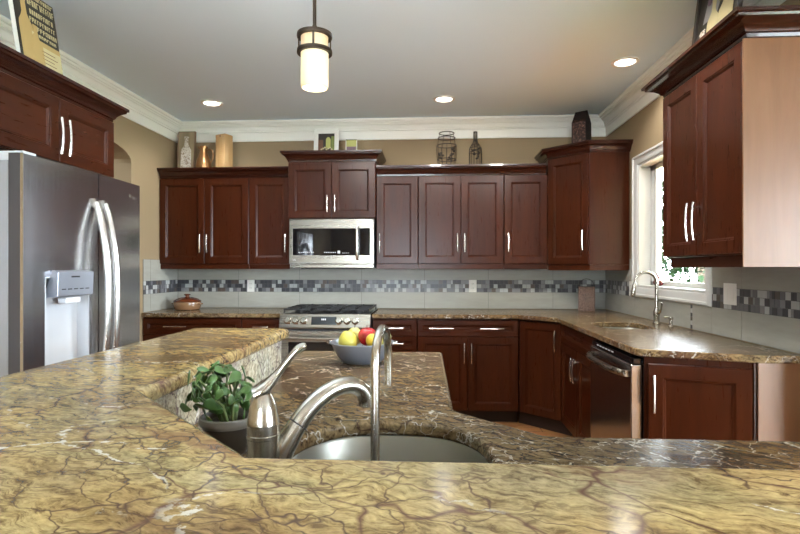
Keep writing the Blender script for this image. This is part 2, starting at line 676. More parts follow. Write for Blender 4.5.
# pane: clear sheet with a faint reflection
g = bpy.data.materials.new('window_glass')
g.use_nodes = True
nt = g.node_tree
nt.nodes.remove(nt.nodes['Principled BSDF'])
tr = nt.nodes.new('ShaderNodeBsdfTransparent')
gl = nt.nodes.new('ShaderNodeBsdfGlossy')
gl.inputs['Roughness'].default_value = .02
mx = nt.nodes.new('ShaderNodeMixShader')
mx.inputs['Fac'].default_value = .06
nt.links.new(tr.outputs[0], mx.inputs[1])
nt.links.new(gl.outputs[0], mx.inputs[2])
nt.links.new(mx.outputs[0], nt.nodes['Material Output'].inputs['Surface'])
M['glass'] = g
# floor: planks
fm = mat('oak_floor', (.25, .12, .05), .12)
t_ = NT(fm)
mp_ = t_.coord()
br = t_.n('TexBrick')
br.offset = .37
for k, v in (('Scale', 1.0), ('Brick Width', 1.4), ('Row Height', .12), ('Mortar Size', .002), ('Bias', 0)):
    br.inputs[k].default_value = v
br.inputs['Color1'].default_value = (.26, .115, .045, 1)
br.inputs['Color2'].default_value = (.36, .17, .07, 1)
br.inputs['Mortar'].default_value = (.06, .03, .012, 1)
t_.l(mp_, 'Vector', br, 'Vector')
gn = t_.noise(t_.coord((1.2, 16, 1)), 2.5, 5, .6)
gm = t_.mix(.4, (br, 'Color'), (gn, 'Color'), 'OVERLAY')
t_.l(gm, 'Color', t_.b, 'Base Color')
M['floor'] = fm

# ------------------------------------------------------------------ room shell
XL, XR, YB, H = -2.517, 1.64, 5.13, 2.73
XN, YR = 4.0, -3.8          # dining nook side wall, rear wall


def struct(o):
    o['kind'] = 'structure'
    return o


struct(MB().box(-4.2, XN + .2, YR - .2, YB + .2, -.1, 0).build('floor', M['floor']))
struct(MB().box(-4.2, XN + .2, YR - .2, YB + .2, H, H + .1).build('ceiling', M['ceiling']))
wall_back = struct(MB().box(XL - .3, XR + .16, YB, YB + .16, 0, H).build('wall_back', M['wall']))

# left wall with an arched opening between the fridge and the corner
A0, A1, ZS, RISE = 3.02, 4.33, 2.03, .145
TL = .17


def arch_pts(n=20):
    pts = []
    c = (A0 + A1) / 2
    hw = (A1 - A0) / 2
    for i in range(n + 1):
        a = PI - PI * i / n
        # flattened arch that starts steeply out of the jamb
        pts.append((c + hw * math.cos(a), ZS + .16 + RISE * (math.sin(a) ** .85)))
    return pts


ap = arch_pts()
mb = MB()
mb.box(XL - TL, XL, YR - .2, A0, 0, H)
mb.box(XL - TL, XL, A1, YB + .16, 0, H)
top = [(A0, 0 + ZS)] + ap + [(A1, ZS)]
bm = mb.bm
for (p, q) in zip(ap[:-1], ap[1:]):
    mb.rings([[(XL - TL, p[0], p[1]), (XL - TL, q[0], q[1]), (XL - TL, q[0], H), (XL - TL, p[0], H)],
              [(XL, p[0], p[1]), (XL, q[0], q[1]), (XL, q[0], H), (XL, p[0], H)]])
wall_left = struct(mb.build('wall_left', M['wall'], smooth=30))
# passage behind the arch
mb = MB()
mb.box(-4.2, -4.1, 2.4, 5.3, 0, H)
mb.box(-4.1, XL - TL, 2.4, 2.5, 0, H)
mb.box(-4.1, XL - TL, 5.2, 5.3, 0, H)
struct(mb.build('wall_passage', M['wall']))
light('passage_fill', 'AREA', (-3.4, 3.8, 2.7), (0, 0, 0), 14, (.92, .96, 1), size=(.5, .5))  # unseen fill light added to brighten the enclosed passage

# right wall with window opening; ends at the dining nook
WY0, WY1, WZ0, WZ1 = 3.295, 4.345, 1.155, 2.125
mb = MB()
mb.box(XR, XR + .16, 2.29, WY0, 0, H)
mb.box(XR, XR + .16, WY1, YB + .16, 0, H)
mb.box(XR, XR + .16, WY0, WY1, 0, WZ0)
mb.box(XR, XR + .16, WY0, WY1, WZ1, H)
wall_right = struct(mb.build('wall_right', M['wall'], smooth=0))
# nook: return wall, side wall with unseen glazed door; rear window added for daylight
mb = MB()
mb.box(XR + .16, XN + .16, 2.29, 2.41, 0, H)
struct(mb.build('wall_nook', M['wall'], smooth=0))
mb = MB()
mb.box(XN, XN + .16, YR - .2, -2.9, 0, H)
mb.box(XN, XN + .16, .1, 2.29, 0, H)
mb.box(XN, XN + .16, -2.9, .1, 2.15, H)
struct(mb.build('wall_side', M['wall'], smooth=0))
mb = MB()
mb.box(XL - TL, -1.5, YR - .16, YR, 0, H)
mb.box(.1, XN, YR - .16, YR, 0, H)
mb.box(-1.5, .1, YR - .16, YR, 0, .85)
mb.box(-1.5, .1, YR - .16, YR, 2.15, H)
struct(mb.build('wall_rear', M['wall'], smooth=0))
mb = MB()
for (a, b) in ((-2.9, -2.84), (-1.43, -1.37), (.04, .1)):
    mb.box(XN + .04, XN + .10, a, b, 0, 2.15)
mb.box(XN + .04, XN + .10, -2.9, .1, 2.09, 2.15)
mb.box(XN + .04, XN + .10, -2.9, .1, 0, .07)
d1 = struct(mb.build('door_1', M['vinyl'], smooth=0))
MB().box(XN + .066, XN + .072, -2.84, .04, .07, 2.09).build('pane', M['glass'], d1, smooth=0)
mb = MB()
for (a, b) in ((-1.5, -1.44), (-.73, -.67), (.04, .1)):
    mb.box(a, b, YR - .1, YR - .04, .85, 2.15)
mb.box(-1.5, .1, YR - .1, YR - .04, 2.09, 2.15)
mb.box(-1.5, .1, YR - .1, YR - .04, .85, .91)
w2 = struct(mb.build('window_added', M['vinyl'], smooth=0))  # unseen window added to let more daylight in
MB().box(-1.44, .04, YR - .073, YR - .067, .91, 2.09).build('pane', M['glass'], w2, smooth=0)

# crown moulding round the room
crown = [(0, 2.546), (.010, 2.546), (.013, 2.552), (.013, 2.628), (.022, 2.630), (.026, 2.637), (.022, 2.645), (.030, 2.648), (.036, 2.664), (.048, 2.678),
         (.062, 2.684), (.062, 2.690), (.074, 2.691), (.080, 2.698), (.080, 2.704), (.094, 2.706), (.100, 2.714), (.100, 2.7295), (0, 2.7295)]
struct(MB().sweep([(XL, YR), (XL, YB), (XR, YB), (XR, 2.29)], crown).build('trim_1', M['white'], smooth=25))
base = [(0, 0), (.014, 0), (.014, .11), (.006, .125), (0, .125)]
struct(MB().sweep([(XL, A0 + 1.3), (XL, YB - .7)], base).build('baseboard_left', M['white'], smooth=0))

# window: casing, jamb liner, sash, pane, sill
win = bpy.data.objects.new('window_1', None)
COL.objects.link(win)
win.location = (XR, 3.82, 1.64)
win['kind'] = 'structure'
wl = (-XR, -3.82, -1.64)


def casing_ring(y0, y1, z0, z1, prof, mb):
    """prof: (inset from the outer edge, x) swept round a rectangle in the wall plane"""
    rings = []
    for (i, x) in prof:
        rings.append([(x, y0 + i, z0 + i), (x, y1 - i, z0 + i), (x, y1 - i, z1 - i), (x, y0 + i, z1 - i)])
    rings.append(rings[0])
    bm = mb.bm
    vs = [[bm.verts.new(p) for p in r] for r in rings[:-1]]
    m = len(vs)
    for k in range(m):
        a, b = vs[k], vs[(k + 1) % m]
        for i in range(4):
            bm.faces.new((a[i], a[(i + 1) % 4], b[(i + 1) % 4], b[i]))
    return mb


prof = [(0, XR), (0, XR - .018), (.010, XR - .030), (.022, XR - .030), (.028, XR - .022), (.050, XR - .018), (.066, XR - .014), (.074, XR - .008), (.076, XR)]
casing_ring(WY0 - .076, WY1 + .076, WZ0 - .076, WZ1 + .076, prof, MB()).build('casing', M['vinyl'], win, loc=wl, smooth=25)
mb = MB()
mb.box(XR - .004, XR + .13, WY0, WY0 + .014, WZ0, WZ1)
mb.box(XR - .004, XR + .13, WY1 - .014, WY1, WZ0, WZ1)
mb.box(XR - .004, XR + .13, WY0 + .014, WY1 - .014, WZ1 - .014, WZ1)
mb.build('jamb', M['vinyl'], win, loc=wl, smooth=0)
MB().box(XR - .004, XR + .13, WY0 + .014, WY1 - .014, WZ0, WZ0 + .018).build('sill', M['vinyl'], win, loc=wl, bevel=.003)
mb = MB()
S0, S1, S2, S3 = WY0 + .014, WY1 - .014, WZ0 + .018, WZ1 - .014
XF = XR + .085
for (a, b) in ((S0, S0 + .045), (S1 - .10, S1 - .055), (S1 - .045, S1), ):
    mb.box(XF, XF + .045, a, b, S2, S3)
mb.box(XF, XF + .045, S0, S1, S2, S2 + .035)
mb.box(XF, XF + .045, S0, S1, S3 - .04, S3)
mb.build('sash', M['vinyl'], win, loc=wl, bevel=.003)
MB().box(XF + .018, XF + .023, S0 + .04, S1 - .04, S2 + .03, S3 - .035).build('pane', M['glass'], win, loc=wl, smooth=0)

# ------------------------------------------------------------------ tiled splashback, one strip per wall
TZ0, TZ1, TZ2, TZ3 = .922, 1.078, 1.194, 1.385


def splash(wall, name, tf, u0, u1, z0, z1, zm0, zm1, joints, skip=None):
    """tf(u, d, z) -> world point; u runs along the wall, d out of it"""
    def bx(mb, ua, ub, d0, d1, za, zb):
        P = [tf(ua, d0, za), tf(ub, d1, zb)]
        lo = [min(P[0][i], P[1][i]) for i in range(3)]
        hi = [max(P[0][i], P[1][i]) for i in range(3)]
        mb.box(lo[0], hi[0], lo[1], hi[1], lo[2], hi[2])
    g = MB()
    bx(g, u0, u1, .0, .005, z0, z1)
    for (a, b, c, d) in (skip or []):
        pass
    bk = g.build('grout_bed', M['grout'], wall, smooth=0)
    t = MB()
    js = [u0] + [j for j in joints if u0 < j < u1] + [u1]
    for a, b in zip(js[:-1], js[1:]):
        for (c, d) in ((z0, zm0), (zm1, z1)):
            if d - c > .02:
                bx(t, a + .0018, b - .0018, .004, .0085, c + .0012, d - .0012)
    t.build('backsplash_tile', M['tile'], wall, smooth=0)
    mo = MB()
    rnd = random.Random(name)
    rows = 3
    hh = (zm1 - zm0) / rows
    for r in range(rows):
        u = u0
        while u < u1 - .004:
            w = hh if rnd.random() < .86 else hh * .5
            w = min(w, u1 - u)
            mo.mi = rnd.choices([0, 1, 2, 3, 4], [34, 22, 14, 22, 8])[0]
            bx(mo, u + .0012, u + w - .0012, .004, .0085, zm0 + r * hh + .0012, zm0 + (r + 1) * hh - .0012)
            u += w
    mo.build('mosaic_band', [M['mos_dark'], M['mos_mid'], M['mos_grey'], M['mos_light'], M['mos_brown']], wall, smooth=0)


TB = lambda u, d, z: (u, YB - d, z)
TLf = lambda u, d, z: (XL + d, u, z)
TRf = lambda u, d, z: (XR - d, u, z)
splash(wall_back, 'a', TB, XL + .009, XR - .009, TZ0, TZ3, TZ1, TZ2, [-2.5 + .607 * k for k in range(9)])
splash(wall_left, 'b', TLf, 4.505, YB, TZ0, TZ3, TZ1, TZ2, [4.62])
splash(wall_right, 'c', TRf, WY1 + .076, YB, TZ0, TZ3, TZ1, TZ2, [4.72])
splash(wall_right, 'd', TRf, 2.30, WY0 - .076, TZ0, TZ3, TZ1, TZ2, [2.32, 2.92])
# below the window only plain tile, with one thin upright mosaic strip
mb = MB()
mb.box(XR - .0085, XR, WY0 - .074, 3.452, TZ0, WZ0 - .078)
mb.box(XR - .0085, XR, 3.478, WY1 + .074, TZ0, WZ0 - .078)
mb.build('backsplash_tile', M['tile'], wall_right, smooth=0)
mb = MB()
for k in range(6):
    mb.mi = (0, 3, 4, 0, 3, 0)[k]
    mb.box(XR - .0085, XR, 3.454, 3.476, TZ0 + .002 + k * .0255, TZ0 + .026 + k * .0255)
mb.build('mosaic_strip', [M['mos_dark'], M['mos_mid'], M['mos_grey'], M['mos_light'], M['mos_brown']], wall_right, smooth=0)


# ------------------------------------------------------------------ cabinets
def pull(parent, x, z, ln, vertical=True, y=-.020):
    mb = MB()
    pts, h = [], ln / 2
    for i in range(13):
        s = -1 + 2 * i / 12
        yy = y - .030 - .008 * (1 - s * s)
        pts.append((x, yy, z + s * h) if vertical else (x + s * h, yy, z))
    mb.tube(pts, .0062, 8)
    for s in (-.72, .72):
        p = (x, y - .033, z + s * h) if vertical else (x + s * h, y - .033, z)
        mb.tube([(p[0], y + .0005, p[2]), p], .0045, 8)
    return mb.build('handle', M['pull'], parent, label='slim satin metal bar pull')


def front(parent, name, x, z, w, h, y=0, mt=None, fr=.058, rotz=0, hd=None, loc=None):
    """a framed, recessed-panel door or drawer front; origin at its lower left rear corner, front at -20 mm"""
    fr = min(fr, h * .3, w * .3)
    t = .020
    mb = MB()
    rect = lambda i, yy: [(i, yy, i), (w - i, yy, i), (w - i, yy, h - i), (i, yy, h - i)]
    mb.rings([rect(0, 0), rect(0, -t + .003), rect(.003, -t), rect(fr, -t), rect(fr + .003, -t + .004), rect(fr + .007, -t + .0045), rect(fr + .015, -t + .013), rect(fr + .017, -t + .013)])
    m = mt or (M['wood'] if h > w * .8 else M['wood_h'])
    o = mb.build(name, m, parent, loc=loc or (x, y, z), rot=(0, 0, rotz), smooth=20)
    if hd:
        pull(o, *hd)
    return o


def carcass(mb, W_, D_, z0, z1, y0=0.0, topless=False, th=.018):
    mb.box(0, th, y0, D_, z0, z1)
    mb.box(W_ - th, W_, y0, D_, z0, z1)
    mb.box(th, W_ - th, y0, D_ - .006, z0, z0 + th)
    mb.box(th, W_ - th, D_ - .006, D_, z0, z1)
    if not topless:
        mb.box(th, W_ - th, y0, D_ - .006, z1 - th, z1)
    else:
        mb.box(th, W_ - th, y0, y0 + .05, z1 - th, z1)
    # face frame
    mb.box(th, .035, y0, y0 + .018, z0 + th, z1 - th)
    mb.box(W_ - .035, W_ - th, y0, y0 + .018, z0 + th, z1 - th)
    return mb


CR = [(0, 0), (.006, 0), (.008, .014), (.014, .018), (.018, .030), (.030, .046), (.044, .056), (.052, .060), (.054, .070), (.062, .073), (.062, .088), (0, .088)]


def crown_at(z, path):
    return MB().sweep(path, [(o, z + q) for o, q in CR])


def upper(label, x0, x1, yf, z0, z1, doors, group='cherry wall cabinets on the back wall', dep=None):
    """wall cabinet facing the camera; yf is the carcass front; doors: (x fraction a, b, handle side)"""
    Wd = x1 - x0
    t = thing('wall_cabinet', label, 'cabinet', (x0, yf, z0), 0, group)
    D_ = dep or (YB - .0095 - yf)
    carcass(MB(), Wd, D_, 0, z1 - z0).build('carcass', M['wood'], t, bevel=.001, seg=1)
    for (a, b, side) in doors:
        w = (b - a) * Wd - .004
        xx = a * Wd + .002
        h = z1 - z0 - .012
        hx = w - .030 if side == 'r' else .030
        front(t, 'door', xx, .004, w, h, hd=(hx, .185 if h > .6 else .155, .165))
    MB().box(.0, Wd, -.004, .016, -.045, -.0005).build('light_rail', M['wood_h'], t, bevel=.002)
    return t


UZ0, UZ1 = 1.345, 2.137
upper('two-door cherry wall cabinet below the copper jug, left end of back wall', -2.512, -1.672, 4.80, UZ0, UZ1, [(0, .507, 'r'), (.507, 1, 'l')])
upper('narrow one-door cherry wall cabinet just left of the microwave', -1.668, -1.294, 4.80, UZ0, UZ1, [(0, 1, 'r')])
upper('narrow one-door cherry wall cabinet just right of the microwave', -.500, -.126, 4.80, UZ0, UZ1, [(0, 1, 'l')])
upper('two-door cherry wall cabinet under the wire barrel and wire bottle', -.122, .636, 4.80, UZ0, UZ1, [(0, .5, 'r'), (.5, 1, 'l')])
upper('one-door cherry wall cabinet beside the angled corner cabinet', .640, 1.020, 4.80, UZ0, UZ1, [(0, 1, 'l')])
for (pth, lb) in (([(-2.515, 4.80), (-1.294, 4.80)], 'dark crown moulding over the wall cabinets left of the microwave'),
                  ([(-.500, 4.80), (1.010, 4.80)], 'dark crown moulding over the wall cabinets right of the microwave')):
    pr = [(o, UZ1 + .001 + q) for o, q in CR]
    mb = MB().sweep(pth, pr)
    mb.box(pth[0][0], pth[1][0], 4.80, YB - .002, UZ1 + .001, UZ1 + .089)
    tag(mb.build('cabinet_crown', M['wood_moulding'], smooth=25), lb, 'moulding', 'crown mouldings on the back wall cabinets')

# raised cabinet above the microwave
t = thing('wall_cabinet', 'raised short two-door cherry cabinet directly above the microwave', 'cabinet', (-1.288, 4.73, 1.752), 0, 'cherry wall cabinets on the back wall')
carcass(MB(), .786, .395, 0, .510).build('carcass', M['wood'], t, bevel=.001, seg=1)
for k, hx in ((0, .389 - .032), (1, .032)):
    front(t, 'door', .002 + k * .393, .004, .389, .490, hd=(hx, .125, .150))
mb = MB().sweep([(0, .395), (0, 0), (.786, 0), (.786, .395)], [(o, .511 + q) for o, q in CR])
mb.box(0, .786, 0, .395, .512, .598)
mb.build('crown', M['wood_moulding'], t, smooth=25)

# angled corner wall cabinet
t = thing('corner_cabinet', 'tall angled cherry corner wall cabinet with patterned bag on top', 'cabinet', (1.03, 4.52, 1.335))
ox, oy, oz = 1.03, 4.52, 1.335
pts = [(0, YB - .0095 - oy), (0, .28), (.28, 0), (XR - .0095 - ox, 0), (XR - .0095 - ox, YB - .0095 - oy)]
MB().prism(pts, 0, .935).build('carcass', M['wood'], t, bevel=.0015)
L = math.hypot(.28, .28)
n_ = .7071
front(t, 'door', 0, 0, L - .012, .920, rotz=-PI / 4, loc=(.004, .276, .006), hd=(L - .012 - .036, .20, .165))
mb = MB().sweep(pts, [(o, .936 + q) for o, q in CR])
mb.prism(pts, .937, 1.022)
mb.build('crown', M['wood_moulding'], t, smooth=25)
mb = MB()
mb.sweep([pts[1], pts[2], pts[3]], [(-.02, -.045), (.0, -.045), (.0, -.001), (-.02, -.001)])
mb.build('light_rail', M['wood_h'], t)

# wall cabinet on the right wall
t = thing('wall_cabinet', 'large two-door cherry wall cabinet right of the window, pale end panel', 'cabinet', (1.31, 3.072, 1.363), -PI / 2)
Wd, Dp, Ht = .765, .319, .897
carcass(MB(), Wd, Dp, 0, Ht).build('carcass', M['wood'], t, bevel=.001, seg=1)
MB().box(Wd, Wd + .008, -.018, Dp, -.055, Ht).build('end_panel', M['wood_glare'], t, bevel=.001, label='broad satin end panel with daylight sheen put into its colour')
for k, hx in ((0, .380 - .030), (1, .030)):
    front(t, 'door', .002 + k * .384, .004, .380, Ht - .010, hd=(hx, .165, .185))
mb = MB().sweep([(0, Dp), (0, 0), (Wd + .008, 0), (Wd + .008, Dp)], [(o * 1.6, Ht + .001 + q * .95) for o, q in CR])
mb.box(0, Wd, 0, Dp, Ht + .001, Ht + .082)
mb.build('crown', M['wood_moulding'], t, smooth=25)
MB().box(.02, Wd - .001, .014, .034, -.055, -.001).build('light_rail', M['wood_h'], t, bevel=.002)

# cabinet over the fridge (faces the room)
t = thing('fridge_cabinet', 'deep two-door cherry cabinet above the stainless refrigerator', 'cabinet', (-1.82, 2.035, 1.815), PI / 2)
Wd, Dp, Ht = .890, .690, .318
carcass(MB(), Wd, Dp, 0, Ht).build('carcass', M['wood'], t, bevel=.001, seg=1)
for k, hx in ((0, .441 - .026), (1, .026)):
    front(t, 'door', .002 + k * .445, .004, .441, Ht - .008, hd=(hx, .12, .175))
mb = MB().sweep([(0, Dp), (0, 0), (Wd, 0), (Wd, Dp)], [(o * 1.1, Ht + .001 + q) for o, q in CR])
mb.box(0, Wd, 0, Dp, Ht + .001, Ht + .086)
mb.build('crown', M['wood_moulding'], t, smooth=25)


# ---- base cabinets
CZ = .885


def base(label, x0, x1, yf, fronts, loc=None, rotz=0, W_=None, dep=.60, topless=False, group='cherry base cabinets'):
    Wd = W_ or (x1 - x0)
    t = thing('base_cabinet', label, 'cabinet', loc or (x0, yf, 0), rotz, group)
    carcass(MB(), Wd, dep, .105, CZ - .001, topless=topless).build('carcass', M['wood'], t, bevel=.001, seg=1)
    MB().box(0, Wd, .07, .085, 0, .104).build('toe_kick', M['kick'], t)
    for f in fronts:
        front(t, *f[:5], hd=f[6] if len(f) > 6 else f[5] if len(f) > 5 else None)
    return t


def drawers(Wd, cuts, xs=None):
    out = []
    for (a, b) in cuts:
        out.append(('drawer', .003, a, Wd - .006, b - a, (Wd / 2 - .003, (b - a) / 2, .15, False)))
    return out


def dbl(Wd, z0, z1):
    w = Wd / 2 - .0045
    return [('door', .003, z0, w, z1 - z0, (w - .028, z1 - z0 - .135, .165)), ('door', Wd / 2 + .0015, z0, w, z1 - z0, (.028, z1 - z0 - .135, .165))]


YF = 4.51
DR = [(.735, .872), (.615, .731), (.37, .611), (.115, .366)]
Wd = .875
base('wide cherry drawer base cabinet under the clay casserole', -2.510, -1.635, YF, [('drawer', .003, .735, Wd - .006, .137, (.30, .070, .20, False))] + dbl(Wd, .115, .731))
Wd = .345
base('narrow cherry base cabinet left of the range', -1.632, -1.287, YF, [('drawer', .003, .735, Wd - .006, .137, (.17, .070, .13, False)), ('door', .003, .115, Wd - .006, .616, (Wd - .04, .48, .165))])
Wd = .375
base('narrow cherry drawer stack right of the range', -.503, -.128, YF, drawers(Wd, DR))
Wd = .845
t = base('wide cherry base cabinet with long two-pull drawer over two doors', -.124, .721, YF, [('drawer', .003, .735, Wd - .006, .137, (.20, .068, .195, False))] + dbl(Wd, .115, .731))
dr = [c for c in kids(t) if c.name.startswith('drawer')][0]
pull(dr, .62, .068, .195, False)

# angled corner base
ox, oy = .735, 4.225
t = thing('corner_base_cabinet', 'angled cherry corner base cabinet with one tall door', 'cabinet', (ox, oy, 0), 0, 'cherry base cabinets')
q = [(0, .885), (0, .285), (.285, 0), (.885, 0), (.885, .885)]
mb = MB()
for a, b in ((q[1], q[2]),):
    mb.prism([(a[0], a[1]), (b[0], b[1]), (b[0] + .013, b[1] + .013), (a[0] + .013, a[1] + .013)], .105, CZ - .001)
mb.box(0, .018, .30, .885, .105, CZ - .001)
mb.box(.30, .885, 0, .018, .105, CZ - .001)
mb.prism(q, .105, .12)
mb.build('carcass', M['wood'], t)
mb = MB().prism([(0, .345), (.345, 0), (.36, .012), (.012, .36)], 0, .104)
mb.build('toe_kick', M['kick'], t)
L = math.hypot(.285, .285)
front(t, 'door', 0, 0, L - .014, .757, rotz=-PI / 4, loc=(.004, .281, .115), hd=(L - .014 - .036, .757 - .135, .165))

# sink base (right wall)
Wd = .915
base('dark cherry sink base cabinet with false drawer under the window sink', 0, 0, 0,
     [('drawer_front', .003, .735, Wd - .006, .137)] + dbl(Wd, .115, .731), loc=(1.02, 4.222, 0), rotz=-PI / 2, W_=Wd, topless=True)

# dishwasher
t = thing('dishwasher', 'stainless dishwasher with bowed handle between sink cabinet and angled end cabinet', 'dishwasher', (1.01, 3.302, 0), -PI / 2)
Wd = .672
MB().box(.004, Wd - .004, .012, .58, .105, .868).build('tub_body', M['dark_plastic'], t)
MB().box(.006, Wd - .006, -.052, .010, .115, .838).build('door', M['steel'], t, bevel=.006, seg=3)
MB().box(.006, Wd - .006, -.040, .010, .842, .868).build('control_strip', M['black_glass'], t, bevel=.002)
MB().box(.02, Wd - .02, .06, .075, 0, .104).build('toe_kick', M['kick'], t)
mb = MB()
pts = []
for i in range(15):
    s = -1 + 2 * i / 14
    pts.append((Wd / 2 + s * .30, -.066 - .038 * (1 - s ** 4), .79))
mb.tube(pts, .016, 10)
for s in (-1, 1):
    mb.box(Wd / 2 + s * .295 - .012, Wd / 2 + s * .295 + .012, -.072, -.0525, .775, .805)
mb.build('handle', M['steel_h'], t, smooth=50)
for k in range(6):
    MB().box(.10 + k * .05, .13 + k * .05, -.0412, -.0401, .852, .858).build('button', M['grey_plastic'], t)

# end cabinet, angled across the end of the run
ox, oy = 1.0, 2.455
t = thing('end_cabinet', 'angled cherry end cabinet with orange-brown door facing the island', 'cabinet', (ox, oy, 0))
a, b = (0, .150), (.425, .006)
ang = math.atan2(b[1] - a[1], b[0] - a[0])
MB().prism([(.012, .166), (.012, .158), (.427, .018), (.432, .010), (.632, .010), (.632, .166)], .0, CZ - .001).build('carcass', M['wood'], t, bevel=.001)
Ld = math.hypot(b[0] - a[0], b[1] - a[1])
dd = ((b[0] - a[0]) / Ld, (b[1] - a[1]) / Ld)
front(t, 'door', 0, 0, Ld - .030, .737, rotz=ang, loc=(a[0] + dd[0] * .024 + .003, a[1] + dd[1] * .024 + .0055, .115), hd=(.024, .737 - .135, .175), fr=.062)
MB().box(.444, .632, 0, .0095, 0, CZ - .002).build('end_panel', M['wood_glare'], t, bevel=.001, label='plain satin end panel with pale daylight sheen put into its colour')


# ------------------------------------------------------------------ counters and island
def counter(name, outer, holes, z0, z1, m, label, cat='countertop', group=None, bevel=.011):
    o = MB().slab(outer, holes, z0, z1).build(name, m, bevel=bevel, seg=3, smooth=30)
    return tag(o, label, cat, group)


def sup(cx, cy, a, b, e, n=40):
    out = []
    for i in range(n):
        th = 2 * PI * i / n
        c, s = math.cos(th), math.sin(th)
        out.append((cx + a * math.copysign(abs(c) ** (2 / e), c), cy + b * math.copysign(abs(s) ** (2 / e), s)))
    return out


CT = .92
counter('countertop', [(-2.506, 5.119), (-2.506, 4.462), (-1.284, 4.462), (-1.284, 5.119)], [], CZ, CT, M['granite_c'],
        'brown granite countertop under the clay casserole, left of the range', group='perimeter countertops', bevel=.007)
rs = sup(1.275, 3.67, .165, .215, 5)
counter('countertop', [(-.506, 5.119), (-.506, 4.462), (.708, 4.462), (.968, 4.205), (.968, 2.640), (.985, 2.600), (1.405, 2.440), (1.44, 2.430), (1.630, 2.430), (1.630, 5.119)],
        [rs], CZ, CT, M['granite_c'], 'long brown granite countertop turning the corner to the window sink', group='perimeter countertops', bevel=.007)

BZ0, BZ1 = 1.033, 1.070
IS_C = (-.092, 1.075)
isk = sup(IS_C[0], IS_C[1], .212, .245, 2.5)
low = [(-.600, 2.455), (-.600, .985), (-.262, .664), (1.06, .664), (1.06, 1.235), (.285, 1.235), (.255, 1.243), (.075, 1.425), (.058, 1.455), (.046, 2.43), (.030, 2.455)]
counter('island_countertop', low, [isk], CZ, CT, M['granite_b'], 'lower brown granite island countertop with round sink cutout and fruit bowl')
bar = [(-.560, 2.045), (-.548, 2.02), (-.548, .985), (-.225, .652), (1.06, .652), (1.06, .20), (-.42, .20), (-.935, .72), (-.935, 2.045)]
counter('bar_top', bar, [], BZ0, BZ1, M['granite'], 'raised golden granite bar top wrapping the island, nearest the camera', bevel=.016)
# island body: boards, open inside
t = thing('kitchen_island', 'L-shaped kitchen island carrying the sink counter and raised bar', 'island', (-.6, .66, 0))
iw = (.6, -.66, 0)


def strip(pts, th, z0, z1, mb, closed=False):
    mb.sweep(pts, [(0, z0), (th, z0), (th, z1), (0, z1)], closed)
    return mb


mb = MB()
strip([(.02, 2.42), (.02, 1.45), (.26, 1.205), (1.03, 1.205)][::-1], .018, .10, CZ - .001, mb)
strip([(.02, 2.42), (-.58, 2.42)], .018, .10, CZ - .001, mb)
mb.build('cabinet_side', M['wood'], t, loc=iw, smooth=0)
mb = MB()
strip([(.085, 2.35), (.085, 1.40), (.30, 1.15), (.97, 1.15)], .012, 0, .099, mb)
mb.build('toe_kick', M['kick'], t, loc=iw, smooth=0)
mb = MB()
strip([(-.603, 2.00), (-.603, .972), (-.264, .646), (1.03, .646)], .055, 0, BZ0 - .001, mb)
mb.build('bar_wall', M['wood'], t, loc=iw, smooth=0)
mb = MB()
strip([(-.600, 2.00), (-.600, .975), (-.262, .648), (1.03, .648)][::-1], .022, CT + .0005, BZ0 - .001, mb)
mb.box(-.655, -.578, 2.0005, 2.018, CT + .0005, BZ0 - .001)
mb.build('granite_riser', M['granite_glare'], t, loc=iw, smooth=0, label='upright granite strip with painted silvery window glare between counter and bar')

# ---- sinks
def sink_at(name, label, cx, cy, a, b, e, depth, m, rim=.012):
    t = thing(name, label, 'sink', (cx, cy, CZ - .001))
    mb = MB()
    R = []
    for (k, z) in ((1 + rim * 2 / a * .5, 0), (1.0, 0), (.985, -.006), (.955, -depth * .8), (.90, -depth * .95), (.75, -depth), (.16, -depth - .004)):
        R.append([(x, y, z) for x, y in sup(0, 0, a * k, b * k, e, 48)])
    # outer skin
    for (k, z) in ((.17, -depth - .007), (.76, -depth - .003), (.915, -depth * .95 - .003), (.97, -depth * .8), (1.0, -.006), (1 + rim * 2 / a * .5, -.003)):
        R.append([(x, y, z) for x, y in sup(0, 0, a * k, b * k, e, 48)])
    mb.rings(R, False, False)
    mb.build('basin', m, t, smooth=50)
    MB().lathe([(.001, -depth - .003), (.042, -depth - .002), (.045, -depth + .001), (.03, -depth - .001), (.001, -depth - .001)], n=24, cap0=False, cap1=False).build('drain', M['pull'], t)
    return t


M['knob'] = mat('knob_steel', (.36, .335, .29), .24, 1.0)
M['panel_steel'] = mat('panel_steel', (.42, .45, .52), .32, .8)
M['sink_steel'] = mat('sink_satin_steel', (.33, .33, .295), .40, 1.0)
sink_at('island_sink', 'rounded stainless undermount sink in the island counter', IS_C[0], IS_C[1], .222, .255, 2.5, .17, M['sink_steel'])
sink_at('window_sink', 'stainless undermount sink below the window', 1.275, 3.67, .172, .222, 5, .17, M['sink_steel'])

# ---- main island faucet
fx, fy = -.262, .815
t = thing('island_faucet', 'thick brushed nickel island faucet with tall lever and arched spout', 'faucet', (fx, fy, CT + .0005))
MB().lathe([(.034, 0), (.034, .006), (.028, .012), (.0255, .05), (.0250, .118), (.0258, .119), (.0258, .124), (.0250, .125), (.0248, .139), (.0255, .140), (.0250, .144), (.0235, .152), (.021, .166), (.0155, .180), (.012, .186)], n=32).build('body', M['nickel'], t, smooth=35)
# lever
mb = MB()
lp = [(-.012, 0, .184), (.000, .002, .191), (.010, .004, .202), (.022, .008, .217), (.036, .012, .236), (.050, .016, .252), (.060, .019, .258)]
lp.append((.063, .020, .2595))
mb.tube(*smooth_path(lp, [.0160, .0155, .0112, .0082, .0072, .0086, .0072, .0025]), 14, squash=.8)
mb.build('lever', M['nickel'], t, smooth=60)
